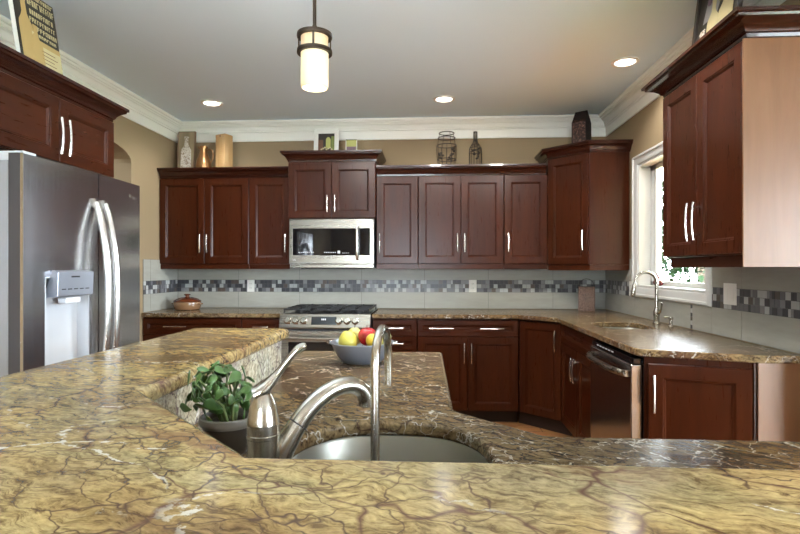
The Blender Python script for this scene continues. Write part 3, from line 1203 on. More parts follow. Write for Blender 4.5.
# spout
dirv = Vector((.80, .60))
sp = [(.010, .0), (.028, .062), (.048, .098), (.077, .134), (.110, .156), (.143, .164), (.170, .156), (.184, .138), (.187, .124)]
mb = MB()
mb.tube(*smooth_path([(dirv.x * s, dirv.y * s, z + .018) for s, z in sp], [.020, .0180, .0166, .0158, .0152, .015, .0148, .0150, .0156]), 20)
mb.build('spout', M['nickel'], t, smooth=60)
d = Vector((dirv.x * .029, dirv.y * .029, .036)).normalized()
co_ = MB().ring((0, 0, 0), .0170, .0011, 28, 6, axis='x').build('collar', M['dark_plastic'], t, loc=(dirv.x * .058, dirv.y * .058, .1285))
co_.rotation_euler = Vector((1, 0, 0)).rotation_difference(d).to_euler()

# ---- filter tap
t = thing('filter_faucet', 'slender gooseneck filter tap standing behind the island bar', 'faucet', (-.083, .775, CT + .0005))
MB().lathe([(.018, 0), (.018, .004), (.012, .010), (.0105, .03), (.008, .034)], n=20).build('base', M['nickel'], t, smooth=40)
pts = [(0, 0, .03), (0, 0, .12), (0, 0, .235)]
R = .050
for i in range(1, 13):
    a = PI - PI * 1.0 * i / 12
    pts.append((.010 * (1 + math.cos(a)) * .55, R * (1 + math.cos(a)), .235 + R * math.sin(a) * 1.05))
pts += [(.0112, 2 * R, .215), (.0112, 2 * R, .188)]
MB().tube(pts, .0067, 12).build('gooseneck', M['nickel'], t, smooth=60)
MB().tube([(.006, -.006, .022), (.030, -.012, .026)], [.004, .003], 8).build('lever', M['nickel'], t, smooth=60)

# ---- window sink faucet
t = thing('sink_faucet', 'nickel pull-down gooseneck faucet in front of the window', 'faucet', (1.555, 3.80, CT + .0005))
MB().lathe([(.026, 0), (.026, .006), (.019, .014), (.0185, .05), (.021, .06), (.021, .085), (.014, .10), (.0125, .11)], n=24).build('base', M['nickel'], t, smooth=40)
pts = [(0, 0, .10), (0, 0, .20), (0, 0, .285)]
R = .072
for i in range(1, 13):
    a = PI * i / 12
    pts.append((-R * (1 - math.cos(a)), .0, .285 + R * math.sin(a)))
MB().tube(pts, .0115, 12).build('gooseneck', M['nickel'], t, smooth=60)
MB().tube([(-2 * R, 0, .285), (-2 * R - .006, 0, .262), (-2 * R - .016, 0, .20), (-2 * R - .020, 0, .185)], [.012, .0145, .0165, .012], 14).build('spray_head', M['nickel'], t, smooth=60)
MB().tube([(0, -.018, .075), (.004, -.045, .082), (.006, -.060, .11), (.008, -.070, .15)], [.010, .008, .0062, .005], 10).build('lever', M['nickel'], t, smooth=60)
t = thing('soap_dispenser', 'small nickel soap dispenser right of the window faucet', 'soap dispenser', (1.565, 3.60, CT + .0005))
MB().lathe([(.018, 0), (.018, .005), (.011, .012), (.010, .045), (.014, .05), (.014, .062), (.006, .066)], n=20).build('pump', M['nickel'], t, smooth=40)
MB().tube([(0, 0, .058), (-.02, 0, .064), (-.045, 0, .060)], [.007, .006, .004], 10).build('nozzle', M['nickel'], t, smooth=60)

# ------------------------------------------------------------------ refrigerator
t = thing('refrigerator', 'large stainless side-by-side refrigerator with door dispenser', 'refrigerator', (-1.650, 2.065, 0), PI / 2)
FW, FH = .882, 1.772
MB().box(.004, FW - .004, .072, .80, .03, 1.745).build('body', M['fridge_side'], t, bevel=.004)
SEAM = .484


def door_profile(x0, x1, bow=.012, n=12, back=.066):
    pts = [(x0, back)]
    for i in range(n + 1):
        x = x0 + (x1 - x0) * i / n
        s = -1 + 2 * (x - 0) / FW
        yy = bow * (abs(s) ** 2.2)
        pts.append((x, yy))
    pts.append((x1, back))
    return pts


def seg_profile(xa, xb, n=6, back=.066):
    pts = [(xa, back)]
    for i in range(n + 1):
        x = xa + (xb - xa) * i / n
        s = -1 + 2 * x / FW
        pts.append((x, .012 * abs(s) ** 2.2))
    pts.append((xb, back))
    return pts


D0, D1, E0, E1 = .125, .415, .80, 1.265    # dispenser bay
mb = MB()
mb.prism(seg_profile(0.004, SEAM - .003, 12), .06, E0)
mb.prism(seg_profile(0.004, D0, 4), E0, E1)
mb.prism(seg_profile(D1, SEAM - .003, 4), E0, E1)
mb.prism(seg_profile(0.004, SEAM - .003, 12), E1, FH)
fd = mb.build('freezer_door', M['steel'], t, smooth=25)
MB().prism(seg_profile(SEAM + .003, FW - .004, 12), .06, FH).build('fridge_door', M['steel'], t, smooth=25)
# bright edge strip on the near side
MB().box(.000, .0038, .004, .016, .06, FH).build('door_trim', M['pull'], t)
MB().box(.000, .0038, .0165, .066, .06, FH).build('door_side', M['door_side'], t)
# dispenser bay lining, control panel, chute, tray
mb = MB()
mb.box(D0, D1, .060, .0655, E0, E1)
mb.box(D0, D0 + .004, .004, .060, E0, E1)
mb.box(D1 - .004, D1, .004, .060, E0, E1)
mb.box(D0, D1, .004, .060, E1 - .004, E1)
mb.build('dispenser_bay', M['grey_plastic'], fd, smooth=0)
pn = MB()
pn.prism_x([(-.026, 1.180), (-.030, 1.288), (.002, 1.295), (.040, 1.172), (.0, 1.175)], D0 + .034, D1 - .012)
pn.build('dispenser_panel', M['panel_steel'], fd, smooth=0, bevel=.003)
for k in range(5):
    MB().box(D0 + .060 + k * .040, D0 + .084 + k * .040, -.0292, -.0262, 1.208, 1.2125).build('dispenser_icon', M['dark_plastic'], fd)
MB().box(D0 + .12, D0 + .175, -.0310, -.0275, 1.262, 1.269).build('dispenser_icon', M['dark_plastic'], fd)
mb = MB()
mb.prism_x([(-.020, 1.145), (-.022, 1.172), (.020, 1.172), (.018, 1.145)], D0 + .095, D0 + .195)
mb.build('dispenser_chute', M['grey_plastic'], fd, bevel=.004)
MB().box(D0 + .006, D1 - .006, .002, .058, E0 + .001, E0 + .02).build('drip_tray', M['dark_plastic'], fd)


def fridge_handle(x, par):
    mb = MB()
    pts, rr = [], []
    for i in range(19):
        s = -1 + 2 * i / 18
        pts.append((x, -.012 - .062 * (1 - abs(s) ** 2.6), 1.155 + s * .47))
        rr.append(.0155 if abs(s) < .95 else .013)
    mb.tube(pts, rr, 12, squash=1.25)
    for s in (-1, 1):
        mb.box(x - .012, x + .012, -.016, .004, 1.155 + s * .468 - .02, 1.155 + s * .468 + .02)
    mb.build('handle', M['pull'], par, smooth=60)


fridge_handle(SEAM - .036, fd)
fr_door = [o for o in kids(t) if o.name.startswith('fridge_door')][0]
fridge_handle(SEAM + .036, fr_door)
mb = MB()
mb.box(.012, .085, .012, .17, FH - .026, FH + .012)
mb.box(.02, .07, .17, .30, FH - .027, FH - .006)
mb.build('hinge_cover', M['grey_plastic'], t, bevel=.004)
MB().lathe([(.001, .0), (.011, 0), (.011, .0015), (.001, .0015)], c=(FW - .105, .0045, 1.70), n=20, axis='y').build('badge', M['pull'], fr_door, label='small round silver badge')
letters('LG', 'badge_lettering', .026, M['pull'], fr_door, (FW - .068, .0042, 1.692), (PI / 2, 0, 0))

# ------------------------------------------------------------------ microwave
t = thing('microwave', 'stainless over-the-range microwave with black glass door', 'microwave', (-1.276, 4.71, 1.297), 0)
MW, MH = .760, .448
MB().box(0, MW, .028, .408, .012, MH).build('body', M['dark_plastic'], t)
mb = MB()
g0, g1, h0, h1 = .030, .725, .125, .365
mb.box(0, MW, 0, .027, h1, MH)
mb.box(0, MW, 0, .027, .050, h0)
mb.box(0, g0, 0, .027, h0, h1)
mb.box(g1, MW, 0, .027, h0, h1)
dm = mb.build('door', M['steel_h'], t, bevel=.0015, seg=1)
MB().box(g0 + .0005, g1 - .0005, .003, .026, h0 + .0005, h1 - .0005).build('window', M['black_glass'], dm)
mb = MB()
pts = [(.614, -.010 - .030 * (1 - (-1 + 2 * i / 12) ** 4), .235 + (-1 + 2 * i / 12) * .150) for i in range(13)]
mb.tube(pts, .0135, 12)
for s in (-1, 1):
    mb.box(.604, .624, -.014, .0015, .235 + s * .148 - .012, .235 + s * .148 + .012)
mb.build('handle', M['pull'], dm, smooth=60)
marks = [(.085 + k * .018, .095 + k * .018, .147, .155) for k in range(8)] + [(.315 + k * .016, .324 + k * .016, .147, .155) for k in range(7)]
marks += [(.436, .458, .142, .166)] + [(.48 + k * .016, .488 + k * .016, .143, .149) for k in range(4)]
for (xa, xb, za, zb) in marks:
    MB().box(xa, xb, .0018, .0035, za, zb).build('control_mark', M['grey_plastic'], dm)
MB().box(.004, MW - .004, .004, .40, .012, .046).build('vent_trim', M['steel_h'], t, bevel=.004)
mb = MB()
for k in range(14):
    mb.box(.10 + k * .04, .128 + k * .04, .03, .30, .004, .0115)
mb.build('vent_grille', M['vent'], t)
letters('LG', 'badge_lettering', .022, M['plate'], dm, (.045, -.0008, .085), (PI / 2, 0, 0))

# ------------------------------------------------------------------ range
t = thing('range', 'stainless gas range with black grates below the microwave', 'range', (-1.278, 4.40, 0), 0)
RW = .764
MB().box(.003, RW - .003, .06, .70, .03, .896).build('body', M['dark_plastic'], t)
MB().box(0, RW, .035, .70, .897, .925).build('cooktop', M['enamel'], t, bevel=.005)
cp = MB()
cp.prism_x([(.0, .800), (-.012, .812), (.020, .922), (.055, .926), (.059, .800)], 0, RW)
cpo = cp.build('control_panel', M['steel_h'], t, bevel=.003)
# display
tilt = math.atan2(.032, .110)
MB().box(-.105, .105, -.002, .004, -.034, .034).build('display', M['black_glass'], cpo, loc=(RW / 2 - .005, .003, .868), rot=(-tilt, 0, 0))
mb = MB()
for k in range(3):
    mb.box(-.02 + k * .014, -.011 + k * .014, -.0028, -.0018, .004, .018)
mb.build('display_digits', M['grey_plastic'], cpo, loc=(RW / 2 - .005, .003, .868), rot=(-tilt, 0, 0))
for k, xx in enumerate((.072, .140, .208, .505, .573, .641)):
    kb = MB().lathe([(.0295, 0), (.0305, .006), (.026, .009), (.0235, .012), (.0225, .034), (.019, .037), (.001, .037)], n=24, axis='y', cap0=True, cap1=True)
    kb.box(-.004, .004, -.040, -.034, -.021, .021)
    kb.build('knob', M['knob'], cpo, loc=(xx, .001, .866), rot=(-tilt, 0, 0), smooth=40)
dr_ = MB()
dr_.box(.004, RW - .004, .0, .058, .270, .360)
dr_.box(.004, RW - .004, .0, .058, .690, .782)
dr_.box(.004, .075, .0, .058, .360, .690)
dr_.box(RW - .075, RW - .004, .0, .058, .360, .690)
od = dr_.build('oven_door', M['steel_h'], t, bevel=.002, seg=1)
MB().box(.0755, RW - .0755, .004, .055, .3605, .6895).build('oven_window', M['black_glass'], od)
mb = MB()
mb.tube([(.05 + (RW - .10) * i / 12, -.034 - .018 * (1 - (-1 + 2 * i / 12) ** 4), .725) for i in range(13)], .0155, 12)
for xx in (.058, RW - .058):
    mb.box(xx - .012, xx + .012, -.036, .0, .711, .739)
mb.build('handle', M['steel_h'], od, smooth=60)
dw = MB().box(.004, RW - .004, .0, .058, .075, .262).build('drawer', M['steel_h'], t, bevel=.003)
MB().box(.02, RW - .02, .08, .10, 0, .07).build('toe_kick', M['kick'], t)
for k in range(3):
    x0 = .012 + k * .2475
    x1 = x0 + .243
    mb = MB()
    z0, z1 = .947, .962
    mb.box(x0, x1, .085, .099, z0, z1)
    mb.box(x0, x1, .655, .669, z0, z1)
    mb.box(x0, x0 + .014, .085, .669, z0, z1)
    mb.box(x1 - .014, x1, .085, .669, z0, z1)
    mb.box(x0, x1, .37, .384, z0, z1)
    xm = (x0 + x1) / 2
    mb.box(xm - .007, xm + .007, .085, .669, z0, z1 + .004)
    for yy in (.225, .53):
        mb.box(x0, x1, yy - .006, yy + .006, z0, z1 + .004)
    for (xx, yy) in ((x0, .085), (x1 - .014, .085), (x0, .655), (x1 - .014, .655)):
        mb.box(xx, xx + .014, yy, yy + .014, .9255, z0)
    mb.build('grate', M['iron'], t, bevel=.002)
for (xx, yy, r) in ((.13, .225, .042), (.13, .53, .036), (.382, .377, .05), (.634, .225, .038), (.634, .53, .044)):
    MB().lathe([(r + .01, .9255), (r + .008, .934), (r, .935), (r, .943), (.001, .945)], c=(xx, yy, 0), n=24).build('burner', M['iron'], t, smooth=40)

# ------------------------------------------------------------------ lamps
t = thing('pendant_lamp', 'lit alabaster cylinder pendant lamp with bronze rings', 'pendant lamp', (-.489, 2.20, 2.055))
MB().tube([(0, 0, .245), (0, 0, .672)], .0075, 10).build('stem', M['bronze'], t, smooth=60)
MB().lathe([(.055, .674), (.055, .667), (.03, .655), (.009, .650)], n=24).build('ceiling_canopy', M['bronze'], t, smooth=40)
MB().lathe([(.009, .260), (.012, .248), (.030, .236), (.052, .228), (.052, .224), (.009, .224)], n=28).build('cap', M['bronze'], t, smooth=40)
for nm, z in (('upper_ring', .215), ('lower_ring', .148)):
    mb = MB()
    mb.rings([[(r * math.cos(2 * PI * i / 40), r * math.sin(2 * PI * i / 40), zz) for i in range(40)] for r, zz in ((.058, z - .006), (.0725, z - .006), (.0735, z), (.0725, z + .010), (.058, z + .010), (.058, z - .006))], False, False)
    mb.build(nm, M['bronze'], t, smooth=50)
for k in range(4):
    a = math.radians(-82 + 90 * k)
    c, s = math.cos(a), math.sin(a)
    mb = MB()
    mb.box(-.0045, .0045, -.0025, .0025, .152, .218)
    mb.build('strap', M['bronze'], t, loc=(.066 * c, .066 * s, 0), rot=(0, 0, a + PI / 2))
R = []
for (r, z) in ((.0565, .222), (.0575, .15), (.0575, .012), (.0555, .0), (.051, -.001), (.051, .012), (.051, .222)):
    R.append([(r * math.cos(2 * PI * i / 40), r * math.sin(2 * PI * i / 40), z) for i in range(40)])
MB().rings([R[1], R[2], R[3], R[4], R[5], [(p[0] * .887 / .887, p[1], .15) for p in R[5]]], False, False).build('lower_shade', M['shade'], t, smooth=50)
MB().rings([R[0], [(p[0], p[1], .152) for p in R[0]]], False, False).build('upper_shade', M['shade_top'], t, smooth=50)
MB().lathe([(.001, .03), (.049, .03), (.049, .034), (.001, .034)], n=32).build('diffuser', M['bulb'], t, smooth=40)

lab = ['round recessed ceiling lamp above the left wall cabinets', 'round recessed ceiling lamp above the wire barrel', 'round recessed ceiling lamp near the window side crown moulding']
first = None
for (x, y), lb in zip(CANS, lab):
    if first is None:
        first = thing('recessed_light', lb, 'ceiling lamp', (x, y, H), 0, 'recessed ceiling lamps')
        MB().rings([[(r * math.cos(2 * PI * i / 40), r * math.sin(2 * PI * i / 40), z) for i in range(40)] for r, z in ((.092, -.0006), (.091, -.006), (.076, -.0095), (.070, -.008), (.066, -.0006))], False, False).build('trim_ring', M['can'], first, smooth=50)
        MB().lathe([(.001, -.0008), (.066, -.0008), (.060, -.006), (.001, -.0065)], n=32).build('lens', M['bulb'], first, smooth=30)
    else:
        c = copy_tree(first)
        c.location = (x, y, H)
        c['label'] = lb

# ------------------------------------------------------------------ outlets
def outlet(label, loc, rotz, kind='outlet', w=.072, h=.117):
    t = thing('outlet' if kind == 'outlet' else 'light_switch', label, 'outlet' if kind == 'outlet' else 'switch', loc, rotz, 'wall plates on the backsplash')
    MB().box(-w / 2, w / 2, -.0065, -.0003, -h / 2, h / 2).build('plate', M['plate'], t, bevel=.002)
    if kind == 'outlet':
        for s in (-1, 1):
            o = MB().box(-.016, .016, -.0085, -.0062, s * .021 - .014, s * .021 + .014).build('socket', M['plate'], t, bevel=.002)
            MB().box(-.008, -.0055, -.0090, -.0084, s * .021 - .004, s * .021 + .007).box(.0055, .008, -.0090, -.0084, s * .021 - .004, s * .021 + .007).build('slot', M['slot'], o)
    else:
        for s in (-1, 1):
            MB().box(s * .029 - .016, s * .029 + .016, -.0095, -.0062, -.034, .034).build('rocker', M['plate'], t, bevel=.002)
    return t


d = .009
outlet('white outlet on the mosaic left of the range', (-1.768, YB - d, 1.135), 0)
outlet('white outlet on the mosaic right of the range', (.388, YB - d, 1.137), 0)
outlet('slim white outlet between window casing and back corner', (XR - d, 4.475, 1.140), -PI / 2)
outlet('wide white double switch plate right of the window', (XR - d, 3.022, 1.163), -PI / 2, 'switch', .122, .117)

# ------------------------------------------------------------------ things on the counters
def leaf(mb, p, d, up, ln, w, th=.0042):
    d = d.normalized()
    s = d.cross(up)
    if s.length < 1e-4:
        s = d.orthogonal()
    s.normalize()
    u = s.cross(d)
    prof = [(0, .10), (.12, .22), (.35, .66), (.6, .98), (.8, .93), (.94, .55), (1.0, .12)]
    rings = []
    for (k, ww) in prof:
        c = p + d * (k * ln) + u * (-.10 * ln * k * k)
        hw = w * ww / 2
        t = th * (.35 + .65 * ww) * .5
        rings.append([c - s * hw, c - s * hw * .6 - u * t * .9, c - u * t, c + s * hw * .6 - u * t * .9, c + s * hw, c + s * hw * .6 + u * t * .75, c + u * t * .55, c - s * hw * .6 + u * t * .75])
    mb.rings(rings)


t = thing('jade_plant', 'small jade plant with plump green leaves in a dark pot on the island', 'plant', (-.418, 1.075, CT + .0005))
MB().lathe([(.032, 0), (.037, .005), (.049, .036), (.052, .060)], n=36, cap1=False).build('pot', M['pot'], t, smooth=50)
MB().lathe([(.0525, .0602), (.057, .064), (.0585, .070), (.0575, .078), (.053, .080), (.050, .076), (.047, .0605)], n=36, cap0=False, cap1=False).build('pot_rim', M['pot_rim'], t, smooth=50)
MB().lathe([(.0465, .066), (.03, .069), (.001, .070)], n=24, cap0=False).build('soil', M['soil'], t)
rnd = random.Random(12)
st, fo = MB(), MB()
CC = Vector((-.020, 0, .126))
N = 84
for k in range(N):
    # a rounded clump: blades mostly face outwards
    zz = 1 - 1.80 * (k + .5) / N
    a = k * 2.39996 + rnd.uniform(-.3, .3)
    rr_ = math.sqrt(max(0, 1 - zz * zz))
    out = Vector((rr_ * math.cos(a), rr_ * math.sin(a), zz))
    kk = rnd.uniform(.60, 1.06)
    base = CC + Vector((out.x * .069 * kk, out.y * .060 * kk, out.z * .063 * kk))
    tang = (Vector((rnd.gauss(0, 1), rnd.gauss(0, 1), rnd.gauss(.5, .8)))).normalized()
    tang = (tang - out * tang.dot(out)).normalized()
    d2 = (tang + out * rnd.uniform(.1, .9)).normalized()
    L0 = rnd.uniform(.023, .034)
    leaf(fo, base - d2 * L0 * .4, d2, out + Vector((0, 0, .35)), L0, L0 * rnd.uniform(.62, .76), .005)
    if k % 4 == 0 and zz > -.3:
        p0 = Vector((out.x * .018, out.y * .018, .068))
        st.tube([p0, (p0 + base) / 2 + Vector((0, 0, .008)), base - d2 * L0 * .3], [.0036, .0028, .002], 7)
st.build('stem', M['stem'], t, smooth=60)
fo.build('foliage', M['leaf'], t, smooth=70)

# fruit bowl
bx_, by_ = -.286, 2.165
t = thing('fruit_bowl', 'blue-grey metal bowl of fruit on the island counter', 'bowl', (bx_, by_, CT + .0005))
MB().lathe([(.070, 0), (.080, .004), (.100, .028), (.116, .060), (.124, .078), (.133, .080), (.133, .083), (.122, .083), (.113, .062), (.096, .031), (.076, .008), (.001, .006)], n=44, cap1=False).build('basin', M['bowl'], t, smooth=45)
for s in (-1, 1):
    mb = MB()
    pts = [(s * (.129 + .014 * math.sin(PI * i / 10)), -.04 + .08 * i / 10, .0795 + .004 * math.sin(PI * i / 10)) for i in range(11)]
    mb.tube(pts, .004, 8)
    mb.build('handle', M['pull'], t, smooth=60)


def fruit(name, label, cat, x, y, z, r, m, tall=1.0, top=.86):
    t = thing(name, label, cat, (bx_ + x, by_ + y, CT + z - r * tall), 0)
    t.rotation_euler = (rnd.uniform(-.08, .08), rnd.uniform(-.08, .08), rnd.uniform(0, 6))
    mb = MB()
    prof = []
    n = 14
    for i in range(n + 1):
        a = -PI / 2 + PI * i / n
        rr = r * math.cos(a) * (1 + .10 * math.sin(a)) if tall <= 1 else r * math.cos(a) * (1 - .22 * math.sin(a))
        zz = r * tall * (1 + math.sin(a))
        if i >= n - 1:
            zz -= r * .10 * (i - n + 2)
        prof.append((max(.0008, rr), zz))
    mb.lathe(prof, n=24)
    mb.build('flesh', m, t, smooth=80)
    MB().tube([(0, 0, 2 * r * tall - r * .2), (.003, 0, 2 * r * tall + .008)], [.0016, .0022], 6).build('stalk', M['twig'], t)


fruit('apple', 'small red apple low in the bowl between pear and golden apple', 'fruit', .0, -.045, .0385, .0285, M['red'])
fruit('apple', 'small red apple deep in the bowl behind the pears', 'fruit', -.040, .022, .0385, .0285, M['red'])
fruit('apple', 'small red apple deep in the bowl under the pale green apple', 'fruit', .042, .026, .0385, .0285, M['red'])
fruit('pear', 'greenish yellow pear at the left of the fruit bowl', 'fruit', -.050, -.032, .094, .0385, M['green_yellow'], 1.05)
fruit('apple', 'large shiny red apple on top in the fruit bowl', 'fruit', .023, .004, .104, .0385, M['red'])
fruit('apple', 'golden yellow apple in front of the large red apple', 'fruit', .057, -.066, .094, .0325, M['yellow'])
fruit('apple', 'pale green apple at the right rim of the bowl', 'fruit', .089, .036, .094, .030, M['pale'])
fruit('pear', 'pale yellow pear at the back of the bowl', 'fruit', -.038, .058, .100, .035, M['pale'], 1.05)

# casserole
t = thing('casserole', 'lidded tan clay casserole dish on the left back counter', 'casserole', (-2.285, 4.86, CT + .0005))
MB().lathe([(.098, 0), (.112, .006), (.122, .035), (.124, .062), (.121, .074), (.116, .075), (.112, .06), (.10, .01), (.001, .008)], n=44, cap1=False).build('dish', M['clay'], t, smooth=45)
l_ = MB().lathe([(.124, .0757), (.127, .080), (.120, .087), (.095, .102), (.055, .114), (.022, .118), (.020, .121), (.001, .121)], n=44).build('lid', M['clay_lid'], t, smooth=45)
MB().lathe([(.018, .1212), (.016, .130), (.028, .136), (.030, .142), (.022, .147), (.001, .148)], n=24).build('knob', M['clay_lid'], l_, smooth=45)
for s in (-1, 1):
    mb = MB()
    mb.tube([(s * (.120 + .022 * math.sin(PI * i / 8)), -.030 + .06 * i / 8, .056) for i in range(9)], .0075, 8)
    mb.build('handle', M['clay'], t, smooth=60)

# carved lantern block in the right back corner
t = thing('carved_box', 'carved reddish brown stone box with wire ring handle in back right corner', 'ornament', (1.385, 4.88, CT + .0005), math.radians(-14))
MB().box(-.070, .070, -.035, .060, 0, .222).build('block', M['carved'], t, bevel=.004)
mb = MB()
for ring, n in ((.0, 1), (.016, 6), (.033, 10)):
    for k in range(n):
        a = 2 * PI * k / n
        mb.lathe([(.0042, 0), (.0042, .0015)], c=(ring * math.cos(a), -.0352, .125 + ring * math.sin(a)), n=10, axis='y')
mb.build('hole', M['slot'], t)
MB().tube([(.066 * math.cos(PI * i / 16), .012, .221 + .070 * math.sin(PI * i / 16)) for i in range(17)], .0022, 8).build('handle', M['wire'], t, smooth=60)

# little red ornament on the window sill
t = thing('sill_ornament', 'small dark red rounded ornament on the window sill behind the faucet', 'ornament', (1.690, 4.12, WZ0 + .0185))
mb = MB()
mb.ball((0, 0, .026), .030, .024, .026)
mb.ball((.004, .008, .060), .019, .018, .019)
mb.ball((.0, -.050, .022), .025, .024, .022)
mb.build('figure', M['berry'], t, smooth=80)
MB().tube([(.004, .010, .076), (.004, .020, .100)], [.006, .002], 8).build('tip', M['berry'], t)

# ------------------------------------------------------------------ things on top of the cabinets
ZT = UZ1 + .0895 + .0005      # top of the lower cabinets
def bottle_outline(h, w):
    r = w / 2
    pr = [(r, 0), (r, .56 * h), (r * .93, .62 * h), (r * .55, .70 * h), (r * .36, .76 * h), (r * .33, .93 * h), (r * .42, .94 * h), (r * .42, h)]
    return [(x, z) for x, z in pr] + [(-x, z) for x, z in pr[::-1]]


t = thing('bottle_plaque', 'weathered wooden plaque with a whitewashed bottle shape', 'plaque', (-2.362, 4.985, ZT))
MB().box(-.083, .083, 0, .022, 0, .405).build('board', M['oldwood'], t, bevel=.002, rot=(-.09, 0, 0))
pts = [(x, z + .015) for x, z in bottle_outline(.335, .098)]
MB().prism_y(pts, -.006, -.0005).build('bottle_relief', M['whitewash'], t, rot=(-.09, 0, 0), smooth=0)
mb = MB()
mb.tube([(-.082, -.001, .02), (-.083, -.002, .395), (.083, -.002, .395), (.082, -.001, .02)], .0035, 6)
mb.build('border', M['brown_print'], t, rot=(-.09, 0, 0))

t = thing('copper_jug', 'coppery brown pitcher with a curved handle', 'jug', (-2.172, 4.960, ZT))
mb = MB()
mb.lathe([(.060, 0), (.068, .008), (.074, .050), (.066, .100), (.046, .150), (.034, .190), (.033, .215), (.040, .238), (.036, .238), (.028, .215), (.028, .19), (.001, .185)], n=32, cap1=False)
mb.build('body', M['copper'], t, smooth=50)
MB().tube([(-.030, 0, .215), (-.042, 0, .226), (-.056, 0, .240)], [.014, .010, .004], 10).build('spout', M['copper'], t, smooth=60)
MB().tube([(.034, 0, .195), (.058, 0, .215), (.086, 0, .198), (.094, 0, .160), (.088, 0, .120), (.070, 0, .085)], [.0065, .007, .0075, .0075, .007, .006], 10).build('handle', M['copper'], t, smooth=60)

t = thing('wine_box', 'tall pale wooden wine box with a keyhole slot', 'box', (-1.972, 4.965, ZT), math.radians(-24))
MB().box(-.058, .058, -.050, .050, 0, .345).build('box_body', M['pine'], t, bevel=.002)
MB().box(-.057, .057, -.0535, -.0502, .003, .342).build('sliding_lid', M['pine'], t)
MB().box(-.005, .005, -.0545, -.0533, .318, .334).build('slot', M['slot'], t)
mb = MB()
for k in range(4):
    mb.box(-.028 + .003 * k, .028 - .004 * k, -.0542, -.0534, .15 + k * .018, .153 + k * .018)
mb.build('branding', M['gold_print'], t)

ZM = 1.752 + .5995
t = thing('photo_frame', 'white square photo frame with a garden doorway picture', 'picture', (-.980, 4.885, ZM))
RT = (-.10, 0, 0)
mb = MB()
fw, fh, b = .232, .250, .040
mb.box(-fw / 2, fw / 2, 0, .018, 0, b).box(-fw / 2, fw / 2, 0, .018, fh - b, fh).box(-fw / 2, -fw / 2 + b, 0, .018, b, fh - b).box(fw / 2 - b, fw / 2, 0, .018, b, fh - b)
mb.build('frame', M['frame_white'], t, rot=RT, bevel=.002)
mb = MB()
mb.box(-fw / 2 + b, fw / 2 - b, .009, .012, b, fh - b)
mb.mi = 1
mb.prism_y([(-.004, .075), (.040, .075), (.040, .150), (.034, .168), (.018, .178), (.002, .168), (-.004, .150)], .006, .009)
mb.mi = 2
mb.box(-.074, -.030, .0065, .009, .05, .15)
mb.mi = 3
mb.box(.046, .075, .0065, .009, .045, .185)
mb.mi = 4
for k in range(7):
    mb.ball((-.045 + k * .016, .007, .060 + .008 * (k % 3)), .009, .003, .008, 8)
mb.build('print', [M['black_print'], M['lime_print'], M['brown_print'], M['green_print'], M['cream']], t, rot=RT, smooth=0)
t = thing('photo_frame', 'tiny narrow picture in yellow and mauve beside the white frame', 'picture', (-.745, 4.885, ZM))
mb = MB().box(-.054, .054, 0, .012, 0, .148)
mb.build('frame', M['frame_white'], t, rot=RT, bevel=.002)
mb = MB()
mb.box(-.044, .044, -.0015, -.0003, .002, .080)
mb.mi = 1
mb.box(-.046, .046, -.0015, -.0003, .080, .140)
mb.mi = 2
mb.box(-.050, .050, -.003, -.0003, .140, .147)
mb.build('print', [M['purple_print'], M['lime_print'], M['black_print']], t, rot=RT, smooth=0)

# wire barrel
t = thing('wire_barrel', 'dark wire barrel-shaped cork cage', 'ornament', (.135, 4.96, ZT))
Rb = lambda z: .068 + .024 * math.sin(PI * min(1, max(0, z / .335)))
for z in (.006, .030, .085, .215, .285, .330):
    MB().ring((0, 0, z), Rb(z), .0042, 28, 6).build('hoop', M['wire'], t, smooth=60)
mb = MB()
for k in range(12):
    a = 2 * PI * k / 12
    mb.tube([(Rb(z) * math.cos(a), Rb(z) * math.sin(a), z) for z in (.006, .06, .12, .17, .215)], .0022, 6)
for k in range(4):
    a = 2 * PI * k / 4 + .4
    mb.tube([(Rb(z) * math.cos(a), Rb(z) * math.sin(a), z) for z in (.215, .25, .285, .33)], .0022, 6)
mb.build('stave_wire', M['wire'], t, smooth=60)
mb = MB()
rn = random.Random(3)
for (a0, zc) in ((-2.2, .11), (-1.0, .15), (-1.25, .085)):
    for k in range(9):
        a = a0 + rn.uniform(-.25, .25)
        z = zc + rn.uniform(-.03, .03)
        mb.ball(((Rb(z) + .003) * math.cos(a), (Rb(z) + .003) * math.sin(a), z), .011, .006, .010, 8)
mb.build('grape_motif', M['wire'], t, smooth=60)

# wire bottle
t = thing('wire_bottle', 'dark wire wine bottle cage with grape motif', 'ornament', (.400, 4.96, ZT))
prof = [(.054, .0), (.058, .01), (.058, .15), (.054, .185), (.036, .215), (.020, .240), (.017, .26), (.017, .335)]
for (r, z) in (prof[0], prof[2], prof[3], prof[4], prof[6], prof[7]):
    MB().ring((0, 0, z + .003), r, .0032, 24, 6).build('hoop', M['wire'], t, smooth=60)
mb = MB()
for k in range(14):
    a = 2 * PI * k / 14
    mb.tube([(r * math.cos(a), r * math.sin(a), z + .003) for r, z in prof], .0020, 6)
mb.build('upright_wire', M['wire'], t, smooth=60)
mb = MB()
for (a0, zc) in ((-1.4, .10), (-1.9, .14), (-1.1, .15)):
    for k in range(7):
        a = a0 + rn.uniform(-.22, .22)
        z = zc + rn.uniform(-.022, .022)
        mb.ball((.060 * math.cos(a), .060 * math.sin(a), z), .009, .005, .009, 8)
mb.build('grape_motif', M['wire'], t, smooth=60)

